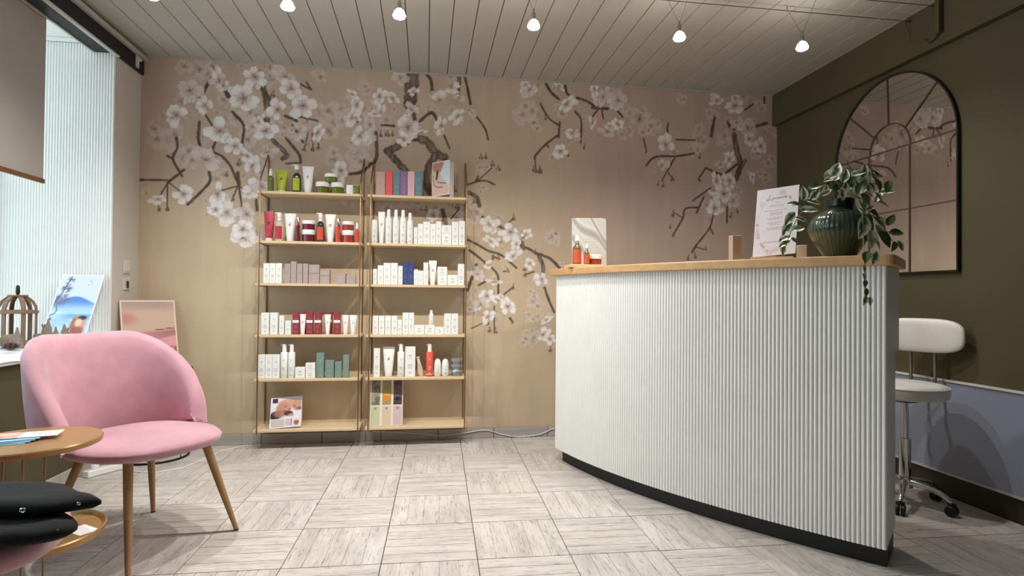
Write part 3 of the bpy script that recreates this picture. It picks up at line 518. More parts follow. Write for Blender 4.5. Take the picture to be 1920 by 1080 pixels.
# mural wall: the print lives in the mesh's colours
def mural(nx, nz, z0):
    X, Z = np.meshgrid(np.linspace(XL, XR, nx), np.linspace(z0, ZC, nz))
    rng = np.random.RandomState(11)
    n1 = fbm(X * 1.1 + 3, Z * 0.9, 1.0); n2 = fbm(X * 5, Z * 5, 5.0); n3 = fbm(X * 22, Z * 1.2, 8.0, 2)
    tan_ = np.array((0.775, 0.695, 0.58)); pink_ = np.array((0.742, 0.642, 0.592))
    w = np.clip(sstep(1.0, 2.1, Z) * 0.75 + (n1 - 0.5) * 1.6, 0, 1)[..., None]
    w = np.where((((X > -0.05) & (X < 1.0))[..., None]), w * 0.75, w)
    w = np.clip(w + (sstep(0.9, 1.5, X) * sstep(0.9, 1.3, Z) * 0.6)[..., None], 0, 1)
    C = tan_ * (1 - w) + pink_ * w
    C *= (1 + (n2 - 0.5)[..., None] * 0.07 + (n3 - 0.5)[..., None] * 0.05)
    def win(x0, x1, za, zb):
        i0 = max(0, int((x0 - XL) / (XR - XL) * (nx - 1))); i1 = min(nx, int((x1 - XL) / (XR - XL) * (nx - 1)) + 2)
        j0 = max(0, int((za - z0) / (ZC - z0) * (nz - 1))); j1 = min(nz, int((zb - z0) / (ZC - z0) * (nz - 1)) + 2)
        return (slice(j0, j1), slice(i0, i1))
    def blossom(x, z, r, strength, faint):
        s = win(x - r * 1.4, x + r * 1.4, z - r * 1.4, z + r * 1.4)
        if C[s].size == 0: return
        dx, dz = X[s] - x, Z[s] - z
        ph = rng.uniform(0, 6.28); sq = rng.choice([0.5, 0.65, 0.8, 1.0]); ca, sa = math.cos(ph), math.sin(ph)
        u = (dx * ca + dz * sa) / r; v = (-dx * sa + dz * ca) / (r * sq)
        wv = (fbm(X[s] * 60, Z[s] * 60, 40.0 + x, 2) - 0.5); u = u + wv * 0.10; v = v - wv * 0.10
        rot = rng.uniform(0, 6.28); white = rng.uniform(0, 1)
        if not faint:
            tip = np.array((0.955, 0.94, 0.925)) if white > 0.30 else np.array((0.87, 0.83, 0.80)); root = np.array((0.80, 0.71, 0.675))
        else:
            tip = np.array((0.845, 0.775, 0.73)); root = np.array((0.72, 0.61, 0.56))
        for k in rng.permutation(5):
            if rng.uniform() < 0.13: continue
            a = rot + k * 2 * PI / 5 + rng.uniform(-0.28, 0.28); L = rng.uniform(0.78, 1.18); W_ = rng.uniform(0.34, 0.46)
            pu = u * math.cos(a) + v * math.sin(a); pv = -u * math.sin(a) + v * math.cos(a)
            d = np.hypot((pu - 0.53 * L) / (0.50 * L), pv / (W_ * (0.8 + 0.35 * np.clip(pu, 0, 1))))
            d = d + np.clip(1 - np.abs(pv) / 0.13, 0, 1) * sstep(0.82, 1.02, pu / L) * 0.3
            al = 1 - sstep(0.86, 1.03, d); g = sstep(0.05, 0.6, pu)
            pc = root + (tip - root) * g[..., None]
            side = rng.uniform(-1, 1); pc = pc * (1 - 0.09 * sstep(-0.1, 0.5, pv * side)[..., None])
            pc = pc - 0.05 * (np.abs(np.sin(pv * 15 + 2 * pu)) ** 8)[..., None]
            rim = sstep(0.80, 0.98, d)[..., None] * (0.30 if not faint else 0.16)
            pc = pc * (1 - rim) + np.array((0.47, 0.38, 0.34)) * rim
            m = (al * strength)[..., None]; C[s] = C[s] * (1 - m) + pc * m
        q = np.hypot(u, v)
        lay(C[s], (1 - sstep(0.05, 0.20, q)) * 0.5 * strength, (0.56, 0.43, 0.38))
        for k in range(6):
            a = rng.uniform(0, 6.28); L = rng.uniform(0.2, 0.42)
            lay(C[s], (1 - sstep(0.015, 0.045, segd(u, v, [(0, 0), (L * math.cos(a), L * math.sin(a))]))) * 0.5 * strength, (0.52, 0.40, 0.35))
    for x, z, r in FAINT:
        for k in range(4): blossom(x + rng.uniform(-.5, .5) * r, z + rng.uniform(-.5, .5) * r, r * rng.uniform(0.6, 0.95), rng.uniform(0.45, 0.8), True)
    for x, z, r in BLOSSOMS:
        for k in range(2): blossom(x + rng.uniform(-1.3, 1.3) * r, z + rng.uniform(-1.3, 1.1) * r, r * rng.uniform(0.5, 0.8), rng.uniform(0.25, 0.55), True)
    for w_, pts in BRANCHES:
        pts = smoothline(pts); xs_ = [p[0] for p in pts]; zs_ = [p[1] for p in pts]; w_ = w_ * 0.85
        s = win(min(xs_) - 2 * w_ - .02, max(xs_) + 2 * w_ + .02, min(zs_) - 2 * w_ - .02, max(zs_) + 2 * w_ + .02)
        jit = (fbm(X[s] * 45, Z[s] * 45, 20.0, 2) - 0.5) * w_ * 0.7
        d = segd(X[s], Z[s], pts) + jit
        m = 1 - sstep(w_ * 0.75, w_ * 1.2 + 0.003, d)
        tx = fbm(X[s] * 60, Z[s] * 14, 31.0, 2)[..., None]
        inner = sstep(w_ * 1.0, w_ * 0.1, d)[..., None] if w_ > 0.012 else 0 * d[..., None]
        base = np.array((0.335, 0.27, 0.235)) + 0.22 * inner * tx + (tx - 0.5) * 0.18
        m = m[..., None] * 0.93; C[s] = C[s] * (1 - m) + base * m
    for x, z in BUDS:
        r = rng.uniform(0.013, 0.02); s = win(x - .06, x + .06, z - .06, z + .06)
        for k in range(3):
            a = rng.uniform(-1.0, 1.0); ex, ez = x + math.sin(a) * r * 0.9, z - math.cos(a) * r * 0.7
            lay(C[s], (1 - sstep(0.0015, 0.004, segd(X[s], Z[s], [(x, z + r * 1.6), (ex, ez)]))) * 0.6, (0.48, 0.37, 0.32))
            d = np.hypot((X[s] - ex) / (r * 0.5), (Z[s] - ez) / (r * 0.75))
            lay(C[s], (1 - sstep(0.6, 1.1, d)) * 0.8, (0.47, 0.33, 0.29) if k else (0.62, 0.46, 0.41))
    for x, z, r in BLOSSOMS:
        if r > 0.05: blossom(x + rng.uniform(-.7, .7) * r, z + rng.uniform(-.7, .7) * r, r * rng.uniform(0.55, 0.8), 0.75, False)
        blossom(x, z, r * rng.uniform(1.02, 1.22), rng.uniform(0.78, 0.95), False)
    return C
MURAL_M = vcol('blossom_wallpaper', 0.72, 0.10, 220)
Z0 = 0.07
wall_back = struct(MB().box(NX - 0.2, XR + 0.12, YB + 0.001, YB + 0.12, -0.1, ZC + 0.12).build('wall_back', PLASTER))
mn, mz = 940, 512
colour_sheet('blossom_mural', MURAL_M, mn, mz, lambda U, V: (XL + (XR - XL) * U, YB + 0 * U, Z0 + (ZC - Z0) * V), mural(mn, mz, Z0), wall_back)
tag(bpy.data.objects['blossom_mural'], 'wallpaper print of white cherry blossom branches')

# grey tile skirting, piece by piece
bb = struct(MB().box(XL, XR, YB - 0.004, YB, 0.0, 0.068).build('baseboard_back', GROUT))
p0 = None; x = XL + 0.005
while x < XR - 0.01:
    L = min(0.396, XR - 0.005 - x)
    if L > 0.39 and p0 is not None: link_copy(p0, bb, (x, 0, 0))
    else:
        o = MB().box(0, L, YB - 0.013, YB - 0.0042, 0.001, 0.070).build('skirting_tile', TILEB, bb, bevel=0.0015, seg=1, local=True); o.location = (x, 0, 0)
        if p0 is None and L > 0.39: p0 = o
    x += L + 0.004
bl = struct(MB().box(XL, XL + 0.004, YF, YB - 0.014, 0.0, 0.068).build('baseboard_left', GROUT))
y = YB - 0.016; p0 = None
while y > 0.4:
    if p0 is None: p0 = MB().box(XL + 0.0042, XL + 0.013, -0.396, 0, 0.001, 0.070).build('skirting_tile', TILEB, bl, bevel=0.0015, seg=1, local=True); p0.location = (0, y, 0)
    else: link_copy(p0, bl, (0, y, 0))
    y -= 0.40

# left wall: pier beside the mural, dark dado under the window, front pier, lintel
SILL = 0.72
struct(MB().box(NX - 0.2, XL, NY + 0.010, YB, 0, ZC + 0.12).build('wall_left', PLASTER))
WY0 = 0.2
struct(MB().box(XL - 0.14, XL, WY0, NY + 0.010, 0, SILL - 0.03).build('wall_left_dado', OLIVE))
struct(MB().box(NX - 0.2, XL, YF, WY0, 0, ZC + 0.12).build('wall_left_front', PLASTER))
struct(MB().box(XL - 0.11, XL, WY0, NY + 0.010, 2.50, ZC + 0.016).build('trim_1', BLACK))
struct(MB().box(NX - 0.2, XL - 0.11, WY0, NY + 0.010, 2.575, ZC + 0.016).build('ceiling_niche', WHITE))
fas = struct(MB().box(XL, XL + 0.018, YF, YB - 0.002, 2.488, 2.598).build('trim_2', BLACK))
MB().box(XL + 0.0005, XL + 0.024, YF, NY + 0.0, 2.478, 2.4875).build('lower_edge', ALU, fas)
MB().box(XL + 0.018, XL + 0.046, YF, YB - 0.004, 2.578, 2.604).build('curtain_rail', ALU, fas, bevel=0.003)
MB().box(XL + 0.019, XL + 0.028, YB - 0.12, YB - 0.09, 2.50, 2.58).box(XL + 0.028, XL + 0.045, YB - 0.12, YB - 0.09, 2.545, 2.56).build('rail_bracket', SOCKET, fas)
MB().box(XL - 0.125, XL - 0.112, WY0, NY - 0.01, 2.492, 2.57).build('inner_edge', ALU, fas)
# fluted white lining at the end of the niche
def flutes(path, z0, z1, pitch, depth, n=6):
    """path: list of plan points ; returns MB of a fluted strip facing the path's left side"""
    P = [Vector((a, b)) for a, b in path]; S = [0]
    for a, b in zip(P[:-1], P[1:]): S.append(S[-1] + (b - a).length)
    def at(s):
        for i in range(len(P) - 1):
            if s <= S[i + 1] + 1e-9:
                t = (s - S[i]) / (S[i + 1] - S[i]); p = P[i].lerp(P[i + 1], t); d = (P[i + 1] - P[i]).normalized(); return p, Vector((-d.y, d.x))
        return P[-1], Vector((0, 1))
    cnt = max(1, round(S[-1] / pitch)); pt = S[-1] / cnt; top = []
    for k in range(cnt):
        for q in range(n):
            s = (k + q / n) * pt; p, nn = at(s); h = depth * math.sqrt(max(0, 1 - (2 * q / n - 1) ** 2)) if q else 0
            top.append(p + nn * h)
    top.append(at(S[-1])[0])
    back = [at(0)[0] - at(0)[1] * 0.006] 
    m = MB(); nvt = len(top)
    vs = [(p.x, p.y, z0) for p in top] + [(p.x, p.y, z1) for p in top]
    fs = [(i, i + 1, nvt + i + 1, nvt + i) for i in range(nvt - 1)]
    bp = []
    for i in range(0, nvt):
        p, nn = at(S[-1] * i / (nvt - 1)); bp.append(p - nn * 0.006)
    vs += [(p.x, p.y, z0) for p in bp] + [(p.x, p.y, z1) for p in bp]
    o = 2 * nvt
    for i in range(nvt - 1):
        fs += [(i, o + i, o + i + 1, i + 1), (nvt + i, nvt + i + 1, o + nvt + i + 1, o + nvt + i), (o + i, o + nvt + i, o + nvt + i + 1, o + i + 1)]
    fs += [(0, nvt, o + nvt, o), (nvt - 1, o + nvt - 1, o + 2 * nvt - 1, 2 * nvt - 1)]
    return m.add(vs, fs)
lining = thing('fluted_wall_lining', 'white fluted panel lining the end of the window niche', 'wall panel', (-2.2, NY, SILL))
lining['kind'] = 'structure'
edges = [XL - 0.002, XL - 0.310, NX + 0.02]
for a, b in zip(edges[:-1], edges[1:]):
    flutes([(a, NY + 0.002), (b, NY + 0.002)], SILL + 0.0, 2.548, 0.0161, 0.006).build('fluted_panel', WHITE, lining, smooth=50)
MB().box(NX + 0.02, XL - 0.112, NY - 0.014, NY - 0.0045, 2.549, 2.574).build('top_trim', WHITE, lining, bevel=0.002)
# window: frame, mullions, panes
win = struct(MB().box(NX - 0.06, NX, WY0, NY, SILL - 0.03, SILL + 0.04).box(NX - 0.06, NX, WY0, NY, 2.53, 2.59)
             .box(NX - 0.06, NX, WY0, WY0 + 0.06, SILL + 0.04, 2.53).box(NX - 0.06, NX, NY - 0.06, NY, SILL + 0.04, 2.53).build('window_1', WHITE))
GLASS = clear('window_glass', (0.95, 0.98, 0.98), 0.06, 0.02)
ys = [WY0 + 0.06, 1.42, 2.62, NY - 0.06]
for a, b in zip(ys[:-1], ys[1:]):
    MB().box(NX - 0.034, NX - 0.028, a + 0.02, b - 0.02, SILL + 0.04, 2.53).build('pane', GLASS, win)
    if b < NY - 0.1: MB().box(NX - 0.06, NX, b - 0.025, b + 0.025, SILL + 0.04, 2.53).build('mullion', WHITE, win)
struct(MB().box(NX - 0.2, NX - 0.06, WY0, NY + 0.010, 0, SILL - 0.03).build('wall_outer', PLASTER))
sill = struct(MB().box(NX, XL + 0.028, WY0, NY - 0.006, SILL - 0.03, SILL).build('window_sill', WHITE, bevel=0.004))
# right wall, boxed beam, low blue-grey panel
struct(MB().box(XR, XR + 0.12, YF, YB, -0.1, ZC + 0.12).build('wall_right', OLIVE))
struct(MB().box(XR - 0.045, XR, YF, YB - 0.001, 2.385, ZC - 0.001).build('trim_3', OLIVE, bevel=0.003))
pan = struct(MB().box(XR - 0.022, XR, YF, 3.6, 0.130, 0.602).build('trim_4', BLUEP))
MB().box(XR - 0.030, XR, YF, 3.6, 0.6022, 0.612).build('top_strip', SOCKET, pan, bevel=0.001)
MB().box(XR - 0.026, XR, YF, 3.6, 0.118, 0.1298).build('bottom_strip', ALU, pan)
struct(MB().box(XR - 0.012, XR, YF, YB - 0.014, 0.0, 0.117).build('baseboard_right', mat('dark_brown_plinth', (0.20, 0.16, 0.13), 0.7)))
struct(MB().box(NX - 0.2, XR + 0.12, YF - 0.12, YF, -0.1, ZC + 0.12).build('wall_front', PLASTER))

# =================================================================== reception counter
def bez(P0, P1, P2, n):
    return [tuple((1 - t) ** 2 * a + 2 * t * (1 - t) * b + t * t * c for a, b, c in zip(P0, P1, P2)) for t in [i / (n - 1) for i in range(n)]]
FRONT = bez((0.812, 3.557), (1.0, 2.75), (1.735, 1.959), 41)
def offset(path, d):
    out = []
    for i, p in enumerate(path):
        a = Vector(path[max(i - 1, 0)]); b = Vector(path[min(i + 1, len(path) - 1)]); t = (b - a).normalized()
        out.append((p[0] - t.y * d, p[1] + t.x * d))
    return out            # positive d: away from the camera side (to the right/back)
def extend(path, a, b):
    p = [Vector(q) for q in path]; s = (p[0] - p[1]).normalized() * a; e = (p[-1] - p[-2]).normalized() * b
    return [tuple(p[0] + s)] + path[1:-1] + [tuple(p[-1] + e)]
ctr = thing('reception_counter', 'curved white fluted reception counter with oak top', 'counter', (1.25, 2.75, 0))
def ring(dfront, dback, a=0.0, b=0.0, e=0.0):
    f = extend(offset(FRONT, dfront), a, b); k = extend(offset(FRONT, dback), a, b + e); return f + k[::-1]
MB().prism(ring(0.045, 0.26, -0.02, -0.004), 0.0, 0.085).build('plinth', BLACK, ctr)
MB().prism(ring(0.012, 0.29), 0.0852, 0.815).build('carcass', WHITE, ctr, bevel=0.002, seg=1)
MB().prism(ring(0.012, 0.345, e=0.008), 0.8152, 1.159).build('upper_case', WHITE, ctr, bevel=0.002, seg=1)
LEN = sum((Vector(b) - Vector(a)).length for a, b in zip(FRONT[:-1], FRONT[1:]))
def subpath(s0, s1):
    out = []; s = 0; path = offset(FRONT, 0.0055)
    N = 60; dense = bez(path[0], tuple(2 * path[20][i] - 0.5 * path[0][i] - 0.5 * path[-1][i] for i in (0, 1)), path[-1], 241)
    acc = [0]
    for a, b in zip(dense[:-1], dense[1:]): acc.append(acc[-1] + (Vector(b) - Vector(a)).length)
    for p, q in zip(dense, acc):
        if s0 - 0.0021 <= q / acc[-1] <= s1 + 0.0021: out.append(p)
    return out
for a, b in ((0, 0.448), (0.448, 0.892), (0.892, 1.0)):
    sp = subpath(a, b)
    flutes(sp[::-1], 0.080, 1.159, 0.0163, 0.0065).build('fluted_panel', WHITE, ctr, smooth=50)
pl = ring(-0.028, 0.40, 0.035, 0.03)
nf = len(FRONT)
def round_corner(poly, i, r, n=6):
    p = Vector(poly[i]); a = Vector(poly[i - 1]) - p; b = Vector(poly[(i + 1) % len(poly)]) - p
    A = p + a.normalized() * min(r, a.length * 0.9); B = p + b.normalized() * r
    return [tuple((1 - t) ** 2 * A + 2 * t * (1 - t) * p + t * t * B) for t in [k / (n - 1) for k in range(n)]]
poly = pl[:nf - 1] + round_corner(pl, nf - 1, 0.03) + round_corner(pl, nf, 0.03)[1:] + pl[nf + 1:]
MB().prism(poly, 1.1592, 1.2).build('counter_top', OAK, ctr, bevel=0.005)
CT = 1.2005

# =================================================================== wall shelves
SZ = [1.708, 1.380, 1.100, 0.760, 0.470, 0.137]
def shelf_unit(x0, x1, xa, xb, label):
    yb, yf = YB - 0.006, 3.992
    t = thing('wall_shelf', label, 'shelf', ((x0 + x1) / 2, YB, 0.11), group='brass ladder wall shelves')
    for z in SZ:
        b = MB().box(xa, xb, yf - 0.008, YB - 0.002, z - 0.018, z - 0.0005).build('board', BIRCH, t, bevel=0.002, seg=1)
    for x in (x0, x1):
        f = MB().tube([(x, yb, 0.15), (x, yb, 1.975), (x, yb - 0.008, 1.985), (x, yf - 0.006, 1.79), (x, yf - 0.013, 1.775), (x, yf - 0.013, 0.105)], 0.0042, 8).build('side_frame', BRASS, t, smooth=60)
        for z in SZ: MB().tube([(x, yf - 0.013, z - 0.021), (x, yb, z - 0.021)], 0.003, 6).build('cross_bar', BRASS, f)
        for z in (0.165, 1.93): MB().lathe([(0.007, 0), (0.007, 0.004), (0.004, 0.007)], 10).xf(lambda p: Vector((x, yb - 0.004 - p.z, z + p.y))).build('screw', BRASS, f)
    return t
shelf_unit(-1.083, -0.441, -1.107, -0.430, 'left brass and birch wall shelf unit with six boards')
shelf_unit(-0.374, 0.272, -0.396, 0.284, 'right brass and birch wall shelf unit with six boards')

# =================================================================== products
COLS = {'olive': (0.40, 0.42, 0.10), 'lime': (0.66, 0.70, 0.10), 'darkgreen': (0.16, 0.20, 0.12), 'white': (0.92, 0.92, 0.905), 'crimson': (0.72, 0.20, 0.27),
        'clear': (0.80, 0.74, 0.66), 'pink': (0.86, 0.50, 0.55), 'burgundy': (0.42, 0.14, 0.20), 'smoke': (0.17, 0.18, 0.17), 'red': (0.82, 0.28, 0.21), 'brownred': (0.60, 0.24, 0.19),
        'taupe': (0.66, 0.59, 0.57), 'burgundybox': (0.56, 0.22, 0.24), 'grey': (0.62, 0.64, 0.66), 'sage': (0.47, 0.55, 0.52), 'rose': (0.72, 0.60, 0.55), 'redbox': (0.88, 0.30, 0.30),
        'teal': (0.36, 0.50, 0.53), 'purple': (0.52, 0.38, 0.55), 'pinkbox': (0.86, 0.66, 0.68), 'navy': (0.20, 0.26, 0.47), 'beige': (0.80, 0.73, 0.64), 'coral': (0.90, 0.36, 0.30), 'silver': (0.60, 0.62, 0.62)}
WORDS = {'darkgreen': 'dark green', 'burgundybox': 'burgundy', 'redbox': 'red', 'pinkbox': 'pale pink', 'rose': 'dusty rose', 'smoke': 'smoky black', 'brownred': 'brick red', 'crimson': 'crimson', 'clear': 'clear', 'lime': 'lime green', 'sage': 'sage green', 'navy': 'navy blue', 'silver': 'silver'}
def pm(c, rough=0.45): return mat('product_' + c, COLS[c], rough, var=0.03, scale=20)
KIND = {'box': ('product_box', 'carton', 'box'), 'duobox': ('product_box', 'small carton', 'box'), 'tube': ('squeeze_tube', 'squeeze tube', 'tube'), 'pump': ('pump_bottle', 'glass pump bottle', 'bottle'),
        'pumpbottle': ('pump_bottle', 'slender pump bottle', 'bottle'), 'dropper': ('dropper_bottle', 'dropper bottle', 'bottle'), 'spray': ('spray_bottle', 'spray bottle', 'bottle'), 'jar': ('cream_jar', 'cream jar with white lid', 'jar'),
        'slim': ('slim_bottle', 'slim bottle with chrome cap', 'bottle'), 'slimwhite': ('cylinder_bottle', 'short round bottle', 'bottle'), 'spire': ('capped_bottle', 'tall capped bottle', 'bottle'), 'egg': ('roll_on_bottle', 'rounded roll-on bottle', 'bottle'),
        'tin': ('metal_tin', 'flat round tin', 'tin'), 'pouch': ('sachet', 'crumpled sachet', 'sachet')}
ORD = ['first', 'second', 'third', 'fourth', 'fifth', 'sixth', 'seventh', 'eighth', 'ninth', 'tenth', 'eleventh', 'twelfth', 'thirteenth', 'fourteenth', 'fifteenth']
SHN = ['top', 'second', 'third', 'fourth', 'fifth', 'bottom']
def rows_print(w, h, yf, mode, col, parent, x, z0):
    m = MB(); e = yf - 0.0004
    def r(cx, cz, a, b): m.box(x + cx - a / 2, x + cx + a / 2, e - 0.0003, e + 0.0003, z0 + cz - b / 2, z0 + cz + b / 2)
    if mode == 'tall':
        r(0, h * 0.70, w * 0.26, h * 0.045); r(0, h * 0.62, w * 0.16, h * 0.02)
        r(0, h * 0.40, w * 0.44, h * 0.025); r(0, h * 0.345, w * 0.52, h * 0.02); r(0, h * 0.29, w * 0.36, h * 0.02); r(0, h * 0.14, w * 0.22, h * 0.05)
    else:
        r(0, h * 0.62, w * 0.30, h * 0.10); r(0, h * 0.36, w * 0.46, h * 0.06); r(0, h * 0.24, w * 0.34, h * 0.05)
    return tag(m.build('printed_label', col, parent), kind='stuff' if h > 0.19 else None)
def product(kind, x, w, z, h, cols, yoff, label):
    nm, _, cat = KIND[kind]; c = cols[0]; r = w / 2
    dep = min(max(w * 0.8, 0.03), 0.075)
    yf = 4.012 + yoff; yc = yf + (dep / 2 if kind in ('box', 'duobox') else min(r, 0.05))
    t = thing(nm, label, cat, (x, yc, z), group='skin care products on the wall shelves')
    C_ = (x, yc, z)
    if kind in ('box', 'duobox'):
        MB().box(x - r, x + r, yf, yf + dep, z, z + h).build('carton', pm(c, 0.5), t, bevel=min(0.0012, w * 0.04), seg=1)
        light = c in ('white', 'pinkbox')
        rows_print(w, h, yf, 'tall' if h > w * 1.3 else 'wide', PRINT if light else mat('pale_print_' + c, tuple(min(1, v * 0.72 + 0.25) for v in COLS[c]), 0.6), t, x, z)
        if kind == 'duobox': MB().box(x + r * 0.05, x + r + 0.0003, yf - 0.0006, yf + dep, z + 0.0005, z + h - 0.002).build('side_panel', pm(cols[1]), t)
        if c == 'burgundybox': MB().box(x - r * 0.92, x + r * 0.92, yf - 0.0007, yf, z + h * 0.52, z + h * 0.64).build('title_band', PAPER, t)
        MB().box(x - r + 0.002, x + r - 0.002, yf + 0.003, yf + 0.0045, z + h, z + h + 0.0004).build('lid_flap', pm(c, 0.5), t)
        return t
    if kind == 'tube':
        ch = h * 0.10; n = 24
        def fn(u, v):
            a = 2 * PI * u; tt = v; rx = r * (0.62 + 0.38 * tt ** 0.8); ry = min(r * 0.6, 0.022) * (1 - tt ** 1.6) + 0.0012
            return (x + rx * math.cos(a), yc + ry * math.sin(a), z + ch + (h - ch) * tt)
        m = MB().grid(fn, n, 12, True); k = len(m.v) - n
        m.f.append(tuple(range(k, k + n))); m.f.append(tuple(range(n - 1, -1, -1)))
        m.build('tube_body', pm(c, 0.4), t, smooth=60)
        MB().lathe([(r * 0.56, 0), (r * 0.60, 0.002), (r * 0.60, ch - 0.0005)], 20, C_, 1, min(1, 0.022 / (r * 0.6))).build('cap', PLASTICW, t, smooth=40)
        yq = yc - min(r * 0.6, 0.022) * 0.75
        lc = cols[1] if len(cols) > 1 else ('grey' if c == 'white' else c)
        lm = pm(lc) if c == 'white' else mat('dark_' + c, tuple(v * 0.6 for v in COLS[c]), 0.5)
        leaf = MB().ell((0, 0, 0), w * 0.10, 0.0008, h * 0.05, 10, 6).xf(lambda p: Vector((x + p.x, yq + p.y - 0.001, z + h * 0.60 + p.z + p.x * 0.6)))
        leaf.build('leaf_print', lm, t)
        if lc == 'grey': MB().lathe([(r * 0.665, 0), (r * 0.67, 0.0025)], 20, (x, yc, z + ch + 0.002), 1, 0.68).build('grey_band', PRINT, t)
        return t
    if kind in ('pump', 'spray', 'dropper'):
        gl = {'pump': 'darkgreen' if c == 'darkgreen' else 'smoke', 'spray': 'clear', 'dropper': c}[kind]
        bh = h * (0.70 if kind != 'dropper' else 0.68)
        body = MB().lathe([(r * 0.92, 0), (r, 0.003), (r, bh * 0.80), (r * 0.9, bh * 0.90), (r * 0.45, bh * 0.98), (r * 0.40, bh)], 24, C_).build('glass_body', mat('bottle_' + gl, COLS[gl], 0.1, var=0.05, coat=0.5), t, smooth=40)
        lc = cols[1] if len(cols) > 1 else c
        lbl = MB(); a0, a1 = -PI / 2 - 0.85, -PI / 2 + 0.85
        lbl.grid(lambda u, v: (x + (r + 0.0006) * math.cos(a0 + (a1 - a0) * u), yc + (r + 0.0006) * math.sin(a0 + (a1 - a0) * u), z + bh * (0.10 + 0.62 * v)), 12, 2).build('label', pm(lc, 0.5), t, smooth=60)
        if kind == 'dropper':
            MB().lathe([(r * 0.55, 0), (r * 0.55, h * 0.20), (r * 0.38, h * 0.22), (r * 0.30, h * 0.31), (0.0005, h * 0.32)], 18, (x, yc, z + bh)).build('dropper_cap', PLASTICW, t, smooth=40)
        else:
            MB().lathe([(r * 0.48, 0), (r * 0.48, h * 0.10), (r * 0.36, h * 0.11)], 18, (x, yc, z + bh)).build('collar', PLASTICW if kind == 'spray' or c == 'smoke' else mat('grey_collar', (0.55, 0.58, 0.58), 0.4), t, smooth=40)
            MB().lathe([(r * 0.34, 0), (r * 0.52, 0.002), (r * 0.52, h * 0.13), (r * 0.40, h * 0.17)], 18, (x, yc, z + bh + h * 0.112)).box(x - r * 1.0, x, yc - 0.004, yc + 0.004, z + h * 0.955, z + h * 0.985).build('pump_head', PLASTICW, t, smooth=40)
        return t
    if kind == 'pumpbottle':
        bh = h * 0.76
        MB().lathe([(r * 0.94, 0), (r, 0.002), (r, bh - 0.003), (r * 0.92, bh)], 24, C_).build('bottle_body', pm(c, 0.35), t, smooth=40)
        MB().lathe([(r * 0.62, 0), (r * 0.58, h * 0.13), (r * 0.55, h * 0.24)], 18, (x, yc, z + bh)).box(x - r * 0.95, x, yc - 0.005, yc + 0.005, z + h * 0.955, z + h * 0.993).build('pump_head', PLASTICW, t, smooth=40)
        rows_print(w * 0.7, bh, yc - r, 'tall', PRINT if c == 'white' else mat('pale_print_' + c, (0.97, 0.75, 0.70), 0.6), t, x, z)
        MB().lathe([(r + 0.0005, 0), (r + 0.0005, 0.003)], 24, (x, yc, z + bh * 0.08)).build('base_band', PRINT if c == 'white' else PLASTICW, t)
        return t
    if kind == 'jar':
        lh = h * 0.40
        MB().lathe([(r * 0.80, 0), (r * 0.92, 0.003), (r * 0.92, h - lh - 0.002), (r * 0.85, h - lh)], 24, (x, yc, z)).build('jar_body', mat('jar_' + c, COLS[c], 0.12, var=0.05, coat=0.5), t, smooth=40)
        MB().lathe([(r * 0.98, 0), (r, 0.002), (r, lh - 0.003), (r * 0.95, lh)], 24, (x, yc, z + h - lh)).build('lid', PLASTICW, t, smooth=40)
        return t
    if kind in ('slim', 'slimwhite'):
        f = 0.66 if kind == 'slim' else 0.80
        MB().lathe([(r * 0.95, 0), (r, 0.002), (r, h * f)], 20, C_).build('bottle_body', mat('gloss_' + c, COLS[c], 0.2, var=0.03) if kind == 'slim' else pm(c), t, smooth=40)
        MB().lathe([(r * 0.92, 0), (r * 0.92, h * (1 - f) - 0.002), (r * 0.85, h * (1 - f))], 20, (x, yc, z + h * f)).build('cap', mat('rosy_chrome', (0.80, 0.66, 0.64), 0.15, 0.9) if kind == 'slim' else PLASTICW, t, smooth=40)
        if kind == 'slimwhite':
            rows_print(w * 0.7, h * f, yc - r, 'tall', PRINT, t, x, z)
            MB().lathe([(r + 0.0005, 0), (r + 0.0005, 0.003)], 20, (x, yc, z + h * 0.06)).build('base_band', PRINT, t)
        return t
    if kind == 'spire':
        MB().lathe([(r * 0.96, 0), (r, 0.002), (r, h * 0.66), (r * 0.94, h * 0.72), (r * 0.62, h * 0.79)], 22, C_).build('bottle_body', pm(c, 0.35), t, smooth=50)
        MB().lathe([(r * 0.60, 0), (r * 0.55, h * 0.16), (r * 0.45, h * 0.205)], 18, (x, yc, z + h * 0.792)).build('cap', PLASTICW, t, smooth=40)
        rows_print(w * 0.7, h * 0.7, yc - r, 'tall', PRINT, t, x, z)
        MB().lathe([(r + 0.0005, 0), (r + 0.0005, 0.003)], 22, (x, yc, z + h * 0.06)).build('base_band', PRINT, t)
        return t
    if kind == 'egg':
        MB().lathe([(r * 0.80, 0), (r * 0.95, 0.004), (r, h * 0.35), (r * 0.97, h * 0.60)], 22, C_).build('bottle_body', pm(c, 0.35), t, smooth=50)
        MB().lathe([(r * 0.965, 0), (r * 0.92, h * 0.14), (r * 0.78, h * 0.27), (r * 0.5, h * 0.36), (0.0005, h * 0.395)], 22, (x, yc, z + h * 0.603)).build('domed_cap', PLASTICW, t, smooth=60)
        rows_print(w * 0.6, h * 0.6, yc - r, 'wide', PRINT, t, x, z); return t
    if kind == 'tin':
        MB().lathe([(r * 0.92, 0), (r * 0.95, 0.002), (r * 0.95, h * 0.5)], 28, C_).build('tin_body', mat('tin_silver', COLS['silver'], 0.32, 0.8), t, smooth=40)
        MB().lathe([(r, 0), (r, h * 0.42), (r * 0.95, h * 0.48)], 28, (x, yc, z + h * 0.51)).build('tin_lid', mat('tin_pale', (0.74, 0.75, 0.75), 0.3, 0.7), t, smooth=40); return t
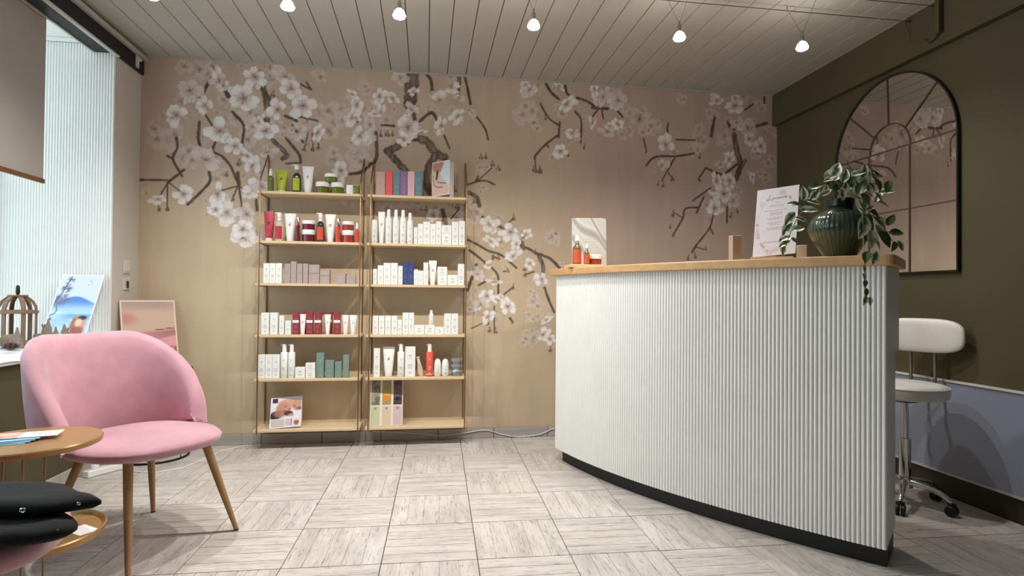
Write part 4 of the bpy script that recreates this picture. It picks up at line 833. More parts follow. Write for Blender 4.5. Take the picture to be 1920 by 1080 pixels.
    if kind == 'pouch':
        def fn(u, v):
            a = 2 * PI * u; tw = 0.010 * (1 - abs(2 * v - 1) ** 2) + 0.0015; sx = r * (0.55 + 0.25 * math.sin(v * 5) + 0.1 * v)
            return (x + (0.5 - v) * w * 0.45 + sx * 0.9 * math.cos(a), yc + tw * math.sin(a) + 0.003 * math.sin(9 * v + a), z + h * (v * 0.92 + 0.04 * math.cos(a) * v) + 0.004 * (1 - v) * (1 - math.cos(a)) * 0)
        m = MB().grid(fn, 18, 14, True); m.f += [tuple(range(17, -1, -1)), tuple(range(13 * 18, 14 * 18))]
        m.build('paper_sleeve', pm('beige', 0.7), t, smooth=60)
        MB().box(x - r * 0.95, x - r * 0.05, yc - 0.003, yc + 0.003, z + h * 0.90, z + h).build('crimped_top', pm('beige', 0.7), t, bevel=0.001)
        return t
count = {}
for U, s, kind, x, w, z, h, cols, fg in PRODUCTS:
    k = count.get((U, s), 0); count[(U, s)] = k + 1
    yoff = {'B': 0.055, 'F': -0.008}.get(fg, 0.0)
    cw = WORDS.get(cols[0], cols[0])
    side = 'left unit' if U == 'L' else 'right unit'
    lab = f"{cw} {KIND[kind][1]}, {ORD[k]} from left on {SHN[s]} shelf of {side}"
    if fg == 'S': lab = f"{cw} {KIND[kind][1]} atop another, {ORD[k]} on {SHN[s]} shelf of {side}"
    product(kind, x, w, z + 0.0003, h - 0.0006, cols, yoff, lab)

# =================================================================== printed cards and pictures
PRINTM = vcol('printed_card', 0.45)
def board(name, label, cat, TL, TR, BL, nu, nv, paint, thick=0.004, back=PAPER, part='print', frame=None):
    """a flat printed board: real slab with its print as a painted face"""
    TL, TR, BL = Vector(TL), Vector(TR), Vector(BL); n = (TR - TL).cross(BL - TL).normalized()   # points to the viewer's side for TL,TR,BL order
    if n.y > 0: n = -n
    BR = TR + BL - TL; t = thing(name, label, cat, tuple((BL + BR) / 2))
    F = [BL, BR, TR, TL]; Bk = [p - n * thick for p in F]
    MB().add(F + Bk, [(0, 1, 2, 3), (7, 6, 5, 4), (0, 4, 5, 1), (1, 5, 6, 2), (2, 6, 7, 3), (3, 7, 4, 0)]).build('board', back, t)
    U, V = np.meshgrid(np.linspace(0, 1, nu), np.linspace(0, 1, nv)); C = np.ones((nv, nu, 3)) * 0.93
    paint(C, U, V)
    e = n * 0.0006
    colour_sheet(part, PRINTM, nu, nv, lambda u, v: tuple(BL[k] + (BR - BL)[k] * u + (TL - BL)[k] * v + e[k] for k in range(3)), C, t)
    return t, n
def rect(C, U, V, a, b, c, d, col, soft=0.004):
    lay(C, sstep(a - soft, a + soft, U) * sstep(b + soft, b - soft, U) * sstep(c - soft, c + soft, V) * sstep(d + soft, d - soft, V), col)
def line(C, U, V, pts, w, col, al=1.0, asp=1.0):
    lay(C, (1 - sstep(w * 0.6, w * 1.4, segd(U, V * asp, [(a, b * asp) for a, b in pts]))) * al, col)
def blob(C, U, V, x, y, rx, ry, col, al=1.0, soft=0.3):
    lay(C, (1 - sstep(1 - soft, 1 + soft, np.hypot((U - x) / rx, (V - y) / ry))) * al, col)

def p_blue(C, U, V):
    n = fbm(U * 3, V * 14, 2.0)
    C[...] = np.array((0.80, 0.84, 0.93))
    lay(C, sstep(0.62, 0.50, V), (0.78, 0.88, 0.95))
    hill = 0.60 + 0.06 * np.sin(U * 5 - 0.9) 
    lay(C, sstep(hill + 0.01, hill - 0.01, V) * sstep(0.40, 0.62, V), (0.32, 0.52, 0.80))
    lay(C, sstep(0.5, 0.44, V) * 0.75, (0.62, 0.80, 0.93))
    lay(C, sstep(0.40, 0.38, V) * sstep(0.26, 0.38, V) * sstep(0.2, 0.55, U) * 0.8, (0.40, 0.62, 0.84))
    lay(C, sstep(0.52, 0.62, n) * sstep(0.50, 0.40, V) * 0.5, (0.90, 0.96, 0.98))
    lay(C, sstep(0.24, 0.1, V) * 0.5, (0.66, 0.84, 0.95))
    blob(C, U, V, 0.12, 0.60, 0.20, 0.07, (0.40, 0.40, 0.50), 0.75, 0.6)
    rng = np.random.RandomState(4)
    line(C, U, V, [(0.06, 0.58), (0.14, 0.72), (0.24, 0.97)], 0.014, (0.30, 0.30, 0.38), 1, 1.5)
    for k in range(26):
        y = rng.uniform(0.60, 0.94); x = 0.03 + (y - 0.55) * 0.5 + rng.uniform(-0.03, 0.26 * (1 - (y - 0.6) * 2)); blob(C, U, V, x, y, rng.uniform(.02, .06), .012, (0.36, 0.36, 0.46), 0.7, 0.7)
    line(C, U, V, [(0.10, 0.52), (0.15, 0.45), (0.13, 0.40), (0.03, 0.38), (0.02, 0.33), (0.08, 0.31), (0.07, 0.34)], 0.010, (0.18, 0.22, 0.34), 1, 1.5)
    rect(C, U, V, 0.58, 0.90, 0.10, 0.36, (0.80, 0.60, 0.50)); blob(C, U, V, 0.80, 0.34, 0.10, 0.03, (0.15, 0.10, 0.10)); blob(C, U, V, 0.64, 0.24, 0.07, 0.10, (0.62, 0.38, 0.30), 0.8)
    blob(C, U, V, 0.74, 0.27, 0.08, 0.06, (0.90, 0.78, 0.70), 0.9); blob(C, U, V, 0.76, 0.15, 0.14, 0.06, (0.62, 0.30, 0.26), 0.8)
    for x, y in ((0.72, 0.90), (0.76, 0.86), (0.70, 0.84)): blob(C, U, V, x, y, .012, .012, (0.55, 0.55, 0.66))
    lay(C, 1 - sstep(0, 1, np.minimum(np.minimum(U, 1 - U) / 0.03 - 0.5, np.minimum(V, 1 - V) / 0.02 - 0.5) * 2), (0.95, 0.97, 0.98))
board('blue_lake_poster', 'poster of a blue lake landscape leaning in the window niche', 'poster', (-2.150, 3.812, 1.132), (-1.922, 3.812, 1.132), (-2.125, 3.56, 0.752), 60, 96, p_blue, 0.005)

def p_dune(C, U, V):
    n = fbm(U * 3, V * 9, 7.0)
    C[...] = np.array((0.80, 0.68, 0.60))
    lay(C, sstep(0.78, 0.95, V) * (0.4 + 0.6 * n), (0.66, 0.54, 0.53))
    lay(C, sstep(0.28, 0.05, np.hypot((U - 0.05) / 1.2, (V - 0.72) / 0.5)), (0.78, 0.52, 0.46))
    d = 0.50 + 0.06 * U; lay(C, sstep(d + 0.01, d - 0.01, V), (0.78, 0.53, 0.53)); lay(C, sstep(d - 0.02, d - 0.03, V) * sstep(0.2, 0.9, U) * sstep(d - 0.2, d - .03, V) * .6, (0.62, 0.38, 0.38))
    line(C, U, V, [(0.6, 0.545), (1.0, 0.575)], 0.006, (0.35, 0.2, 0.2))
    d2 = 0.30 + 0.16 * U; lay(C, sstep(d2 + 0.01, d2 - 0.01, V) * sstep(0.4, 0.6, U), (0.88, 0.62, 0.62))
    lay(C, sstep(0.30, 0.27, V), (0.62, 0.36, 0.36)); rect(C, U, V, 0.66, 0.92, 0.08, 0.27, (0.85, 0.66, 0.62)); blob(C, U, V, 0.74, 0.22, 0.06, 0.04, (0.45, 0.25, 0.22))
    lay(C, 1 - sstep(0, 1, np.minimum(np.minimum(U, 1 - U) / 0.03 - 0.5, np.minimum(V, 1 - V) / 0.025 - 0.5) * 2), (0.90, 0.83, 0.76))
st = (-1.665, 3.915)
board('pink_dune_picture', 'framed picture of pink dunes leaning in the corner', 'picture', (-1.893, 3.925, 0.980), (-1.660, 4.140, 0.980), (-1.826, 3.853, 0.560), 60, 70, p_dune, 0.012, mat('pale_wood_frame', (0.84, 0.78, 0.70), 0.5))

def p_face(C, U, V):
    C[...] = np.array((0.88, 0.86, 0.89))
    rect(C, U, V, 0.05, 0.22, 0.82, 0.97, (0.20, 0.15, 0.13)); lay(C, sstep(-0.02, 0.02, (U - 0.05) * 1.0 + (V - 0.80) * -1.0 + 0.0) * 0 + 0, (0, 0, 0))
    blob(C, U, V, 0.60, 0.80, 0.36, 0.13, (0.80, 0.62, 0.54), 1, 0.15); blob(C, U, V, 0.88, 0.70, 0.2, 0.16, (0.76, 0.58, 0.50), 1, 0.2)
    blob(C, U, V, 0.42, 0.62, 0.24, 0.20, (0.74, 0.54, 0.46), 1, 0.2); blob(C, U, V, 0.55, 0.64, 0.10, 0.07, (0.80, 0.58, 0.50), 1, 0.3)
    blob(C, U, V, 0.16, 0.40, 0.17, 0.14, (0.10, 0.08, 0.08), 1, 0.3); blob(C, U, V, 0.30, 0.46, 0.20, 0.12, (0.66, 0.45, 0.38), 0.9, 0.4)
    blob(C, U, V, 0.58, 0.46, 0.14, 0.08, (0.30, 0.14, 0.14), 0.95, 0.3); blob(C, U, V, 0.66, 0.40, 0.10, 0.05, (0.72, 0.58, 0.54), 0.9, 0.3)
    for x, y in ((0.48, 0.68), (0.60, 0.60), (0.46, 0.55)): blob(C, U, V, x, y, 0.035, 0.02, (0.45, 0.26, 0.24), 0.8, 0.5)
    blob(C, U, V, 0.93, 0.60, 0.12, 0.05, (0.42, 0.30, 0.24), 0.7, 0.5); blob(C, U, V, 0.76, 0.68, 0.05, 0.03, (0.55, 0.36, 0.30), 0.7, 0.5)
    rect(C, U, V, 0.0, 1.0, 0.285, 0.30, (0.93, 0.92, 0.92)); rect(C, U, V, 0.04, 0.47, 0.03, 0.285, (0.76, 0.74, 0.73)); rect(C, U, V, 0.50, 0.66, 0.05, 0.285, (0.80, 0.72, 0.73)); rect(C, U, V, 0.67, 0.70, 0.05, 0.285, (0.45, 0.36, 0.36))
    rect(C, U, V, 0.72, 0.97, 0.03, 0.285, (0.88, 0.84, 0.83)); blob(C, U, V, 0.85, 0.15, 0.08, 0.09, (0.62, 0.36, 0.30)); rect(C, U, V, 0.77, 0.93, 0.21, 0.25, (0.90, 0.76, 0.70))
    lay(C, 1 - sstep(0, 1, np.minimum(np.minimum(U, 1 - U), np.minimum(V, 1 - V)) / 0.025), (0.95, 0.94, 0.94))
b = board('tent_photo_card', 'tent card photo of a reclining face on bottom left shelf', 'card', (-1.014, 4.060, 0.330), (-0.820, 4.085, 0.340), (-1.010, 4.000, 0.1385), 66, 66, p_face, 0.002)[0]
MB().add([(-1.014, 4.0635, 0.329), (-0.820, 4.0885, 0.339), (-0.830, 4.140, 0.1385), (-1.024, 4.115, 0.1385), (-1.014, 4.062, 0.329), (-0.820, 4.087, 0.339), (-0.830, 4.138, 0.1385), (-1.024, 4.113, 0.1385)],
         [(0, 1, 2, 3), (7, 6, 5, 4), (0, 4, 5, 1), (1, 5, 6, 2), (2, 6, 7, 3), (3, 7, 4, 0)]).build('rear_flap', PAPER, b)

def p_back(C, U, V):
    C[...] = np.array((0.80, 0.68, 0.61)); blob(C, U, V, 0.35, 0.86, 0.36, 0.17, (0.66, 0.46, 0.38), 1, 0.2)
    lay(C, sstep(-0.02, 0.02, (U - 0.42) - (0.9 - V) * 0.05 - np.abs(V - 0.98) * 0.3 * 0 - np.where(V > 0.62, (V - 0.62) * 0.75, (0.62 - V) * 1.3)) * sstep(0.36, 0.38, V + U * 0.08), (0.77, 0.82, 0.85))
    line(C, U, V, [(0.30, 0.70), (0.26, 0.52)], 0.05, (0.10, 0.08, 0.07)); line(C, U, V, [(0.05, 0.62), (0.10, 0.36), (0.28, 0.26), (0.6, 0.24)], 0.014, (0.36, 0.24, 0.18)); line(C, U, V, [(0.28, 0.42), (0.48, 0.37), (0.8, 0.34)], 0.014, (0.40, 0.30, 0.24))
    lay(C, 1 - sstep(0, 1, np.minimum(np.minimum(U / 1.0, 1 - U), np.minimum(V, 1 - V)) / 0.04), (0.93, 0.92, 0.90))
b = board('brochure_stand', 'white framed photo card standing open on top right shelf', 'card', (0.034, 4.020, 1.946), (0.154, 4.000, 1.968), (0.034, 4.020, 1.7085), 44, 76, p_back, 0.003)[0]
MB().box(0.155, 0.180, 4.004, 4.008, 1.7085, 1.955).build('side_leaf', mat('grey_card', (0.72, 0.70, 0.68), 0.5), b)
MB().box(0.178, 0.182, 4.004, 4.080, 1.7085, 1.955).build('rear_leaf', PAPER, b)

def p_trip(C, U, V):
    C[...] = np.array((0.90, 0.85, 0.78)); n = fbm(U * 9, V * 12, 3.0)
    for k, (a, b_, top, low) in enumerate(((0.03, 0.30, (0.60, 0.58, 0.48), (0.76, 0.78, 0.64)), (0.37, 0.63, (0.62, 0.56, 0.42), (0.84, 0.75, 0.64)), (0.70, 0.97, (0.42, 0.34, 0.36), (0.80, 0.71, 0.72)))):
        rect(C, U, V, a, b_, 0.45, 1.0, top); rect(C, U, V, a, b_, 0.02, 0.43, low)
        m = sstep(0.52, 0.62, n) * sstep(a, a + .01, U) * sstep(b_, b_ - .01, U) * sstep(0.45, 0.46, V); lay(C, m * 0.7, tuple(v * 0.6 for v in top) if k != 1 else (0.72, 0.60, 0.30))
        rect(C, U, V, a + 0.10, b_ - 0.10, 0.355, 0.40, tuple(v * 0.72 for v in low))
    blob(C, U, V, 0.49, 0.58, 0.10, 0.05, (0.90, 0.50, 0.14), 1, 0.4); blob(C, U, V, 0.52, 0.68, 0.12, 0.04, (0.86, 0.66, 0.22), 1, 0.4); blob(C, U, V, 0.83, 0.58, 0.08, 0.04, (0.12, 0.09, 0.10), 1, 0.4); rect(C, U, V, 0.71, 0.96, 0.45, 0.47, (0.20, 0.12, 0.14))
board('colour_chart_board', 'tall three-column colour board standing on bottom right shelf', 'display board', (-0.366, 4.060, 0.445), (-0.148, 4.080, 0.445), (-0.366, 4.000, 0.1385), 60, 84, p_trip, 0.012, mat('pale_wood_frame', (0.84, 0.78, 0.70), 0.5))

# =================================================================== on the counter
tray = thing('wooden_display_tray', 'small pale wooden tray at the far end of the counter', 'tray', (0.95, 3.33, CT))
ax = Vector((0.25, -0.97, 0)).normalized(); ay = Vector((0.97, 0.25, 0))
def TR(u, v, z): return tuple(Vector((0.845, 3.420, CT)) + Vector((1, 0, 0)) * u + Vector((0, 1, 0)) * v + Vector((0, 0, z)))
MB().box(0.838, 1.04, 3.30, 3.46, CT, CT + 0.020).build('tray_base', wood('pale_pine', (0.90, 0.74, 0.52), 0.88, 3), tray, bevel=0.003)
TZ = CT + 0.0205
def dropper(x, y, r, h, label):
    t = thing('dropper_bottle', label, 'bottle', (x, y, TZ)); c = (x, y, TZ)
    MB().lathe([(r * 0.92, 0), (r, 0.003), (r, h * 0.52), (r * 0.85, h * 0.60), (r * 0.45, h * 0.66), (r * 0.42, h * 0.70)], 24, c).build('glass_body', mat('amber_glass', (0.42, 0.34, 0.16), 0.1, coat=0.4), t, smooth=40)
    MB().lathe([(r + 0.0008, 0), (r + 0.0008, h * 0.44)], 24, (x, y, TZ + h * 0.06)).build('label', mat('orange_label', (0.74, 0.33, 0.20), 0.5), t, smooth=40)
    MB().lathe([(r * 0.5, 0), (r * 0.5, h * 0.10)], 18, (x, y, TZ + h * 0.70)).build('collar', mat('grey_collar', (0.55, 0.58, 0.58), 0.4), t, smooth=40)
    MB().lathe([(r * 0.46, 0), (r * 0.50, h * 0.05), (r * 0.30, h * 0.16), (0.0005, h * 0.20)], 18, (x, y, TZ + h * 0.802)).build('dropper_cap', PLASTICW, t, smooth=50)
dropper(0.893, 3.36, 0.026, 0.178, 'larger orange-labelled dropper bottle on the counter tray')
dropper(0.951, 3.35, 0.017, 0.125, 'smaller orange-labelled dropper bottle on the counter tray')
t = thing('cream_jar', 'low red-brown cream jar with white lid on counter tray', 'jar', (1.01, 3.395, TZ))
MB().lathe([(0.040, 0), (0.046, 0.003), (0.046, 0.036)], 28, (1.01, 3.40, TZ)).build('jar_body', mat('jar_brownred', COLS['brownred'], 0.12, coat=0.5), t, smooth=40)
MB().lathe([(0.050, 0), (0.051, 0.002), (0.051, 0.024), (0.048, 0.027)], 28, (1.01, 3.40, TZ + 0.0365)).build('lid', PLASTICW, t, smooth=40)
def p_marble(C, U, V):
    n = fbm(U * 2 + V * 1.5, V * 2 - U, 5.0); C[...] = np.array((0.77, 0.76, 0.73))
    for a, b_, w in ((0.1, 1.0, 0.12), (0.4, 1.05, 0.08), (-0.3, 0.75, 0.12), (0.75, 1.1, 0.05)):
        d = np.abs(V - (b_ - (U - a) * 0.75 - 0.10 * np.sin(U * 5 + a * 7))); lay(C, (1 - sstep(0, w, d)) * 0.55, (0.50, 0.49, 0.46))
        lay(C, (1 - sstep(0, w * 0.5, np.abs(d - w))) * 0.5, (0.86, 0.85, 0.83))
    for y in (0.58, 0.64, 0.52): rect(C, U, V, 0.3, 0.75, y, y + 0.008, (0.72, 0.71, 0.69))
board('draped_fabric_card', 'card printed with draped white fabric behind counter bottles', 'card', (0.898, 3.500, 1.520), (1.136, 3.560, 1.534), (0.898, 3.482, CT + 0.0005), 52, 70, p_marble, 0.003)
t = thing('small_carton', 'slim beige carton beside the menu sign on the counter', 'box', (1.545, 2.72, CT))
MB().box(1.523, 1.572, 2.70, 2.74, CT, 1.346).build('carton', mat('beige_card', (0.60, 0.545, 0.505), 0.6), t, bevel=0.001, seg=1)
m = MB()
for k in range(5): m.box(1.534, 1.561 - 0.003 * (k % 2), 2.6994, 2.7002, 1.255 + k * 0.014, 1.259 + k * 0.014)
tag(m.build('printed_label', mat('brown_print', (0.60, 0.48, 0.42), 0.6), t), kind='stuff')
def p_menu(C, U, V):
    C[...] = np.array((0.955, 0.925, 0.945)); n = fbm(U * 5, V * 7, 6.0)
    ring_ = np.abs(np.hypot((U - 0.5) / 0.46, (V - 0.5) / 0.45) - 1); lay(C, (1 - sstep(0, 0.22, ring_)) * sstep(0.45, 0.7, n) * 0.55, (0.80, 0.70, 0.74))
    rng = np.random.RandomState(2)
    for k in range(14):
        a = rng.choice([0.8, 3.6, 4.0]) + rng.uniform(-0.5, 0.5); blob(C, U, V, 0.5 + 0.44 * math.cos(a), 0.5 + 0.45 * math.sin(a), 0.03, 0.015, (0.76, 0.62, 0.66), 0.6, 0.6)
    g = (0.64, 0.60, 0.62)
    line(C, U, V, [(0.33, 0.90), (0.30, 0.84), (0.26, 0.815), (0.24, 0.83), (0.30, 0.835), (0.38, 0.82)], 0.008, g, 1, 1.4)
    pts = [(0.38 + 0.013 * k, 0.842 + (0.014 if k % 2 else -0.010)) for k in range(28)]; line(C, U, V, pts, 0.006, g, 0.9, 1.4)
    for y, a, b_ in ((0.775, 0.45, 0.56), (0.725, 0.33, 0.66), (0.655, 0.22, 0.76), (0.615, 0.36, 0.64), (0.59, 0.36, 0.62), (0.545, 0.28, 0.66), (0.525, 0.34, 0.60), (0.47, 0.30, 0.66), (0.445, 0.36, 0.60), (0.395, 0.28, 0.68), (0.37, 0.32, 0.62), (0.19, 0.24, 0.72)):
        x = a
        while x < b_:
            L = rng.uniform(0.03, 0.09); rect(C, U, V, x, min(b_, x + L), y, y + 0.011, (0.73, 0.70, 0.72), 0.003); x += L + 0.014
sg, nn = board('menu_sign', 'white printed menu card in a wooden holder on the counter', 'sign', (1.497, 2.440, 1.522), (1.634, 2.336, 1.536), (1.440, 2.385, CT + 0.012), 84, 110, p_menu, 0.004)
d = (Vector((1.642, 2.330)) - Vector((1.497, 2.440))).normalized()
p = Vector((1.440, 2.385)); q = p + d * 0.165; nr = Vector((d.y, -d.x))
MB().prism([tuple(p - d * 0.006 + nr * 0.022), tuple(q + nr * 0.022), tuple(q - nr * 0.045), tuple(p - d * 0.006 - nr * 0.045)], CT, CT + 0.0115).build('wooden_holder', wood('holder_oak', (0.82, 0.66, 0.52), 0.86, 3), sg, bevel=0.002)
t = thing('card_holder', 'small white card box half hidden behind the trailing leaves', 'box', (1.655, 2.36, CT))
MB().prism([(1.622, 2.338), (1.654, 2.314), (1.672, 2.338), (1.640, 2.362)], CT, CT + 0.066).build('card_box', PAPER, t, bevel=0.001, seg=1)
MB().prism([(1.626, 2.3345), (1.644, 2.321), (1.6435, 2.3202), (1.6255, 2.3337)], CT + 0.001, CT + 0.012).build('dark_label', mat('dark_print', (0.25, 0.18, 0.16), 0.5), t)

# vase with vertical ribs
VX, VY = 1.745, 2.225
def vase_material():
    m = mat('green_ceramic', (0.185, 0.245, 0.185), 0.16, var=0.22, scale=9, coat=0.35); return m
vt = thing('ribbed_vase', 'dark green glazed ribbed vase holding a trailing plant', 'vase', (VX, VY, CT))
prof = [(0.050, 0.0), (0.056, 0.004), (0.082, 0.045), (0.108, 0.088), (0.1215, 0.122), (0.1205, 0.148), (0.104, 0.178), (0.074, 0.200), (0.052, 0.212), (0.048, 0.222)]
pp = smoothline(prof, 4); nr_ = 40
def vfn(u, v):
    k = min(int(v * (len(pp) - 1) + 0.5), len(pp) - 1); r, z = pp[k]; a = 2 * PI * u
    rb = 1 + (0.018 * abs(math.sin(a * nr_ / 2)) - 0.009) * min(1, k / 4) * (1 if z < 0.195 else 0.3); return (VX + r * rb * math.cos(a), VY + r * rb * math.sin(a), CT + z)
m = MB().grid(vfn, nr_ * 6, len(pp), True); m.f.append(tuple(range(nr_ * 6 - 1, -1, -1))); m.build('vase_body', vase_material(), vt, smooth=60)
MB().lathe([(0.050, 0.218), (0.056, 0.222), (0.057, 0.252), (0.052, 0.256), (0.044, 0.252), (0.042, 0.225)], 32, (VX, VY, CT)).build('dark_rim', mat('dark_glaze', (0.06, 0.07, 0.07), 0.25), vt, smooth=40)
MB().lathe([(0.043, 0.238), (0.0005, 0.240)], 24, (VX, VY, CT)).build('soil', mat('potting_soil', (0.12, 0.09, 0.07), 0.95, var=0.3, scale=80), vt)
# plant
plant = thing('trailing_plant', 'variegated trailing vine spilling from the green vase', 'plant', (VX, VY, CT + 0.24))
STEMM = mat('vine_stem', (0.36, 0.40, 0.24), 0.6)
for s in STEMS:
    s = [(VX + random.uniform(-.015, .015), VY + random.uniform(-.015, .015), CT + 0.244)] + list(s) if s[0][2] > 1.40 else s
    P = [Vector(q) for q in s]; pts = []
    for i in range(len(P) - 1):
        for k in range(5): pts.append(P[i].lerp(P[i + 1], k / 5))
    pts.append(P[-1]); sm = [pts[0]] + [(pts[i - 1] + pts[i] * 2 + pts[i + 1]) / 4 for i in range(1, len(pts) - 1)] + [pts[-1]]
    MB().tube(sm, 0.0016, 6).build('stem', STEMM, plant, smooth=60)
def leaf_mesh(kind, seed):
    rng = np.random.RandomState(seed); nu, nv = 9, 11; vs = []; cols = []
    dk = {'v': (0.27, 0.36, 0.23), 'd': (0.23, 0.33, 0.17), 'g': (0.42, 0.52, 0.40)}[kind]; cr = (0.93, 0.93, 0.85) if kind == 'v' else ((0.40, 0.48, 0.28) if kind == 'd' else (0.66, 0.73, 0.62))
    for j in range(nv):
        v = j / (nv - 1); w = 0.26 * math.sin(PI * v ** 0.8) ** 0.85 * (1 if v > 0.02 else 0)
        for i in range(nu):
            u = i / (nu - 1) * 2 - 1; fold = 0.16 * abs(u) * w * 2; 
            vs.append((u * w, v, fold - 0.22 * (v - 0.35) ** 2 + 0.012 * math.sin(7 * v + 3 * u + seed)))
            g = vnoise(np.array(u * 2.5 + seed), np.array(v * 7.0), seed) ; au = abs(u)
            f = float(np.clip((au - 0.24 + (g - 0.5) * 0.7) * 3.5, 0, 1)) if kind != 'd' else float(np.clip(1.0 - au * 6, 0, 1))
            cols.append(tuple(dk[q] * (1 - f) + cr[q] * f for q in range(3)))
    fs = [(j * nu + i, j * nu + i + 1, (j + 1) * nu + i + 1, (j + 1) * nu + i) for j in range(nv - 1) for i in range(nu - 1)]
    me = bpy.data.meshes.new('leaf'); me.from_pydata(vs, [], fs); me.shade_smooth()
    at = me.color_attributes.new('print', 'FLOAT_COLOR', 'POINT'); A = np.ones((len(vs), 4), np.float32); A[:, :3] = lin_np(np.array(cols)); at.data.foreach_set('color', A.ravel())
    me.materials.append(vcol('leaf_surface', 0.38)); return me
LM = {k: [leaf_mesh(k, 3 + q + 10 * i) for q in range(4)] for i, k in enumerate('vdg')}
rl = random.Random(5); off = Vector((VX, VY, CT + 0.24))
crown = [(x + rl.uniform(-.025, .025), y + rl.uniform(-.05, .03), z + rl.uniform(-.02, .02), L * 0.9, an + rl.randint(-60, 60), 'v' if rl.random() < 0.6 else kd) for x, y, z, L, an, kd in LEAVES if z > 1.43 and x > 1.64]
for x, y, z, L, an, kd in LEAVES + crown:
    o = bpy.data.objects.new('leaf', rl.choice(LM[kd])); COL.objects.link(o); o.parent = plant
    a = math.radians(an); vd = Vector((math.cos(a), rl.uniform(-0.35, 0.1), math.sin(a))).normalized()
    nrm = Vector((rl.uniform(-0.7, 0.3), -0.9, rl.uniform(0.5, 1.3))); ud = vd.cross(nrm).normalized(); nrm = ud.cross(vd)
    Lw = L * 1.14; R3 = Matrix((ud, vd, nrm)).transposed()
    o.location = Vector((x, y, z)) - vd * Lw * 0.5 - off; o.rotation_euler = R3.to_euler(); o.scale = (Lw * 1.12, Lw, Lw)

# =================================================================== mirror
mr = thing('arched_mirror', 'arched wall mirror with thin black window-style bars', 'mirror', (XR, 3.045, 1.178))
my0, my1, mz0, mzs = 2.594, 3.498, 1.178, 1.905
mc = (my0 + my1) / 2; mrad = (my1 - my0) / 2
def arch(r, extra):
    return [(mc - mrad - extra, mz0 - extra), (mc + mrad + extra, mz0 - extra)] + [(mc + (mrad + extra) * math.cos(PI * k / 40), mzs + (mrad + extra) * math.sin(PI * k / 40)) for k in range(41)]
def plate(poly, x0, x1): return MB().prism(poly, x0, x1).xf(lambda p: Vector((p.z, p.x, p.y)))
MIR = mat('mirror_silver', (0.86, 0.85, 0.84), 0.015, 1.0, var=0.0)
BARM = mat('mirror_bar', (0.30, 0.22, 0.17), 0.5, var=0.05)
plate(arch(mrad, -0.006), XR - 0.014, XR - 0.004).build('mirror_glass', MIR, mr)
fo, fi = arch(mrad, 0.0), arch(mrad, -0.009); n = len(fo); m = MB()
vs = [(XR - 0.022, *p) for p in fo] + [(XR - 0.022, *p) for p in fi] + [(XR - 0.002, *p) for p in fo] + [(XR - 0.002, *p) for p in fi]
fs = []
for i in range(n):
    j = (i + 1) % n; fs += [(i, j, n + j, n + i), (i, 2 * n + i, 2 * n + j, j), (n + i, n + j, 3 * n + j, 3 * n + i), (2 * n + i, 3 * n + i, 3 * n + j, 2 * n + j)]
m.add(vs, fs).build('frame', BLACK, mr)
def bar(y0, z0, y1, z1, w=0.0032):
    d = Vector((y1 - y0, z1 - z0)).normalized() * w; e = Vector((-d.y, d.x))
    plate([(y0 - e.x, z0 - e.y), (y1 - e.x, z1 - e.y), (y1 + e.x, z1 + e.y), (y0 + e.x, z0 + e.y)], XR - 0.019, XR - 0.0142).build('glazing_bar', BARM, mr)
g0, g1 = my0 + 0.009, my1 - 0.009
zb1, zb2 = 1.915, 1.548
bar(g0, zb1, g1, zb1); bar(g0, zb2, g1, zb2); bar(2.900, mz0 + 0.009, 2.900, zb1 - 0.005); bar(3.203, mz0 + 0.009, 3.203, zb1 - 0.005)
ir = 0.150
ao = [(mc + (ir + 0.0032) * math.cos(PI * k / 20), zb1 + 0.005 + (ir + 0.0032) * math.sin(PI * k / 20)) for k in range(21)]
ai = [(mc + (ir - 0.0032) * math.cos(PI * k / 20), zb1 + 0.005 + (ir - 0.0032) * math.sin(PI * k / 20)) for k in range(20, -1, -1)]
plate(ao + ai, XR - 0.019, XR - 0.0142).build('inner_arch_bar', BARM, mr)
for a in (42, 88, 138):
    c, s = math.cos(math.radians(a)), math.sin(math.radians(a)); bar(mc + c * (ir + 0.006), zb1 + s * (ir + 0.006), mc + c * (mrad - 0.010), zb1 + s * (mrad - 0.012))

# =================================================================== work stool
sx, sy, sz = 2.405, 2.600, 0.606
stl = thing('rolling_stool', 'white padded swivel stool on chrome castors behind the counter', 'stool', (sx, sy, 0))
MB().lathe([(0.165, -0.068), (0.182, -0.060), (0.187, -0.030), (0.187, -0.014), (0.178, -0.002), (0.14, 0.006), (0.0005, 0.008)], 40, (sx, sy, sz)).build('seat', LEATHER, stl, smooth=50)
MB().loop([(sx + 0.186 * math.cos(2 * PI * k / 40), sy + 0.186 * math.sin(2 * PI * k / 40), sz - 0.012) for k in range(40)], 0.0035, 6).build('seat_piping', LEATHER, stl, smooth=60)
MB().lathe([(0.060, 0), (0.060, 0.020)], 20, (sx, sy, sz - 0.089)).build('seat_plate', BLACK, stl)
MB().lathe([(0.026, 0.14), (0.026, 0.33)], 20, (sx, sy, 0)).build('column_sleeve', CHROME, stl, smooth=40)
MB().lathe([(0.016, 0.331), (0.016, sz - 0.0895)], 16, (sx, sy, 0)).build('gas_lift', CHROME, stl, smooth=40)
MB().lathe([(0.034, 0.085), (0.036, 0.10), (0.032, 0.139)], 20, (sx, sy, 0)).build('base_hub', CHROME, stl, smooth=40)
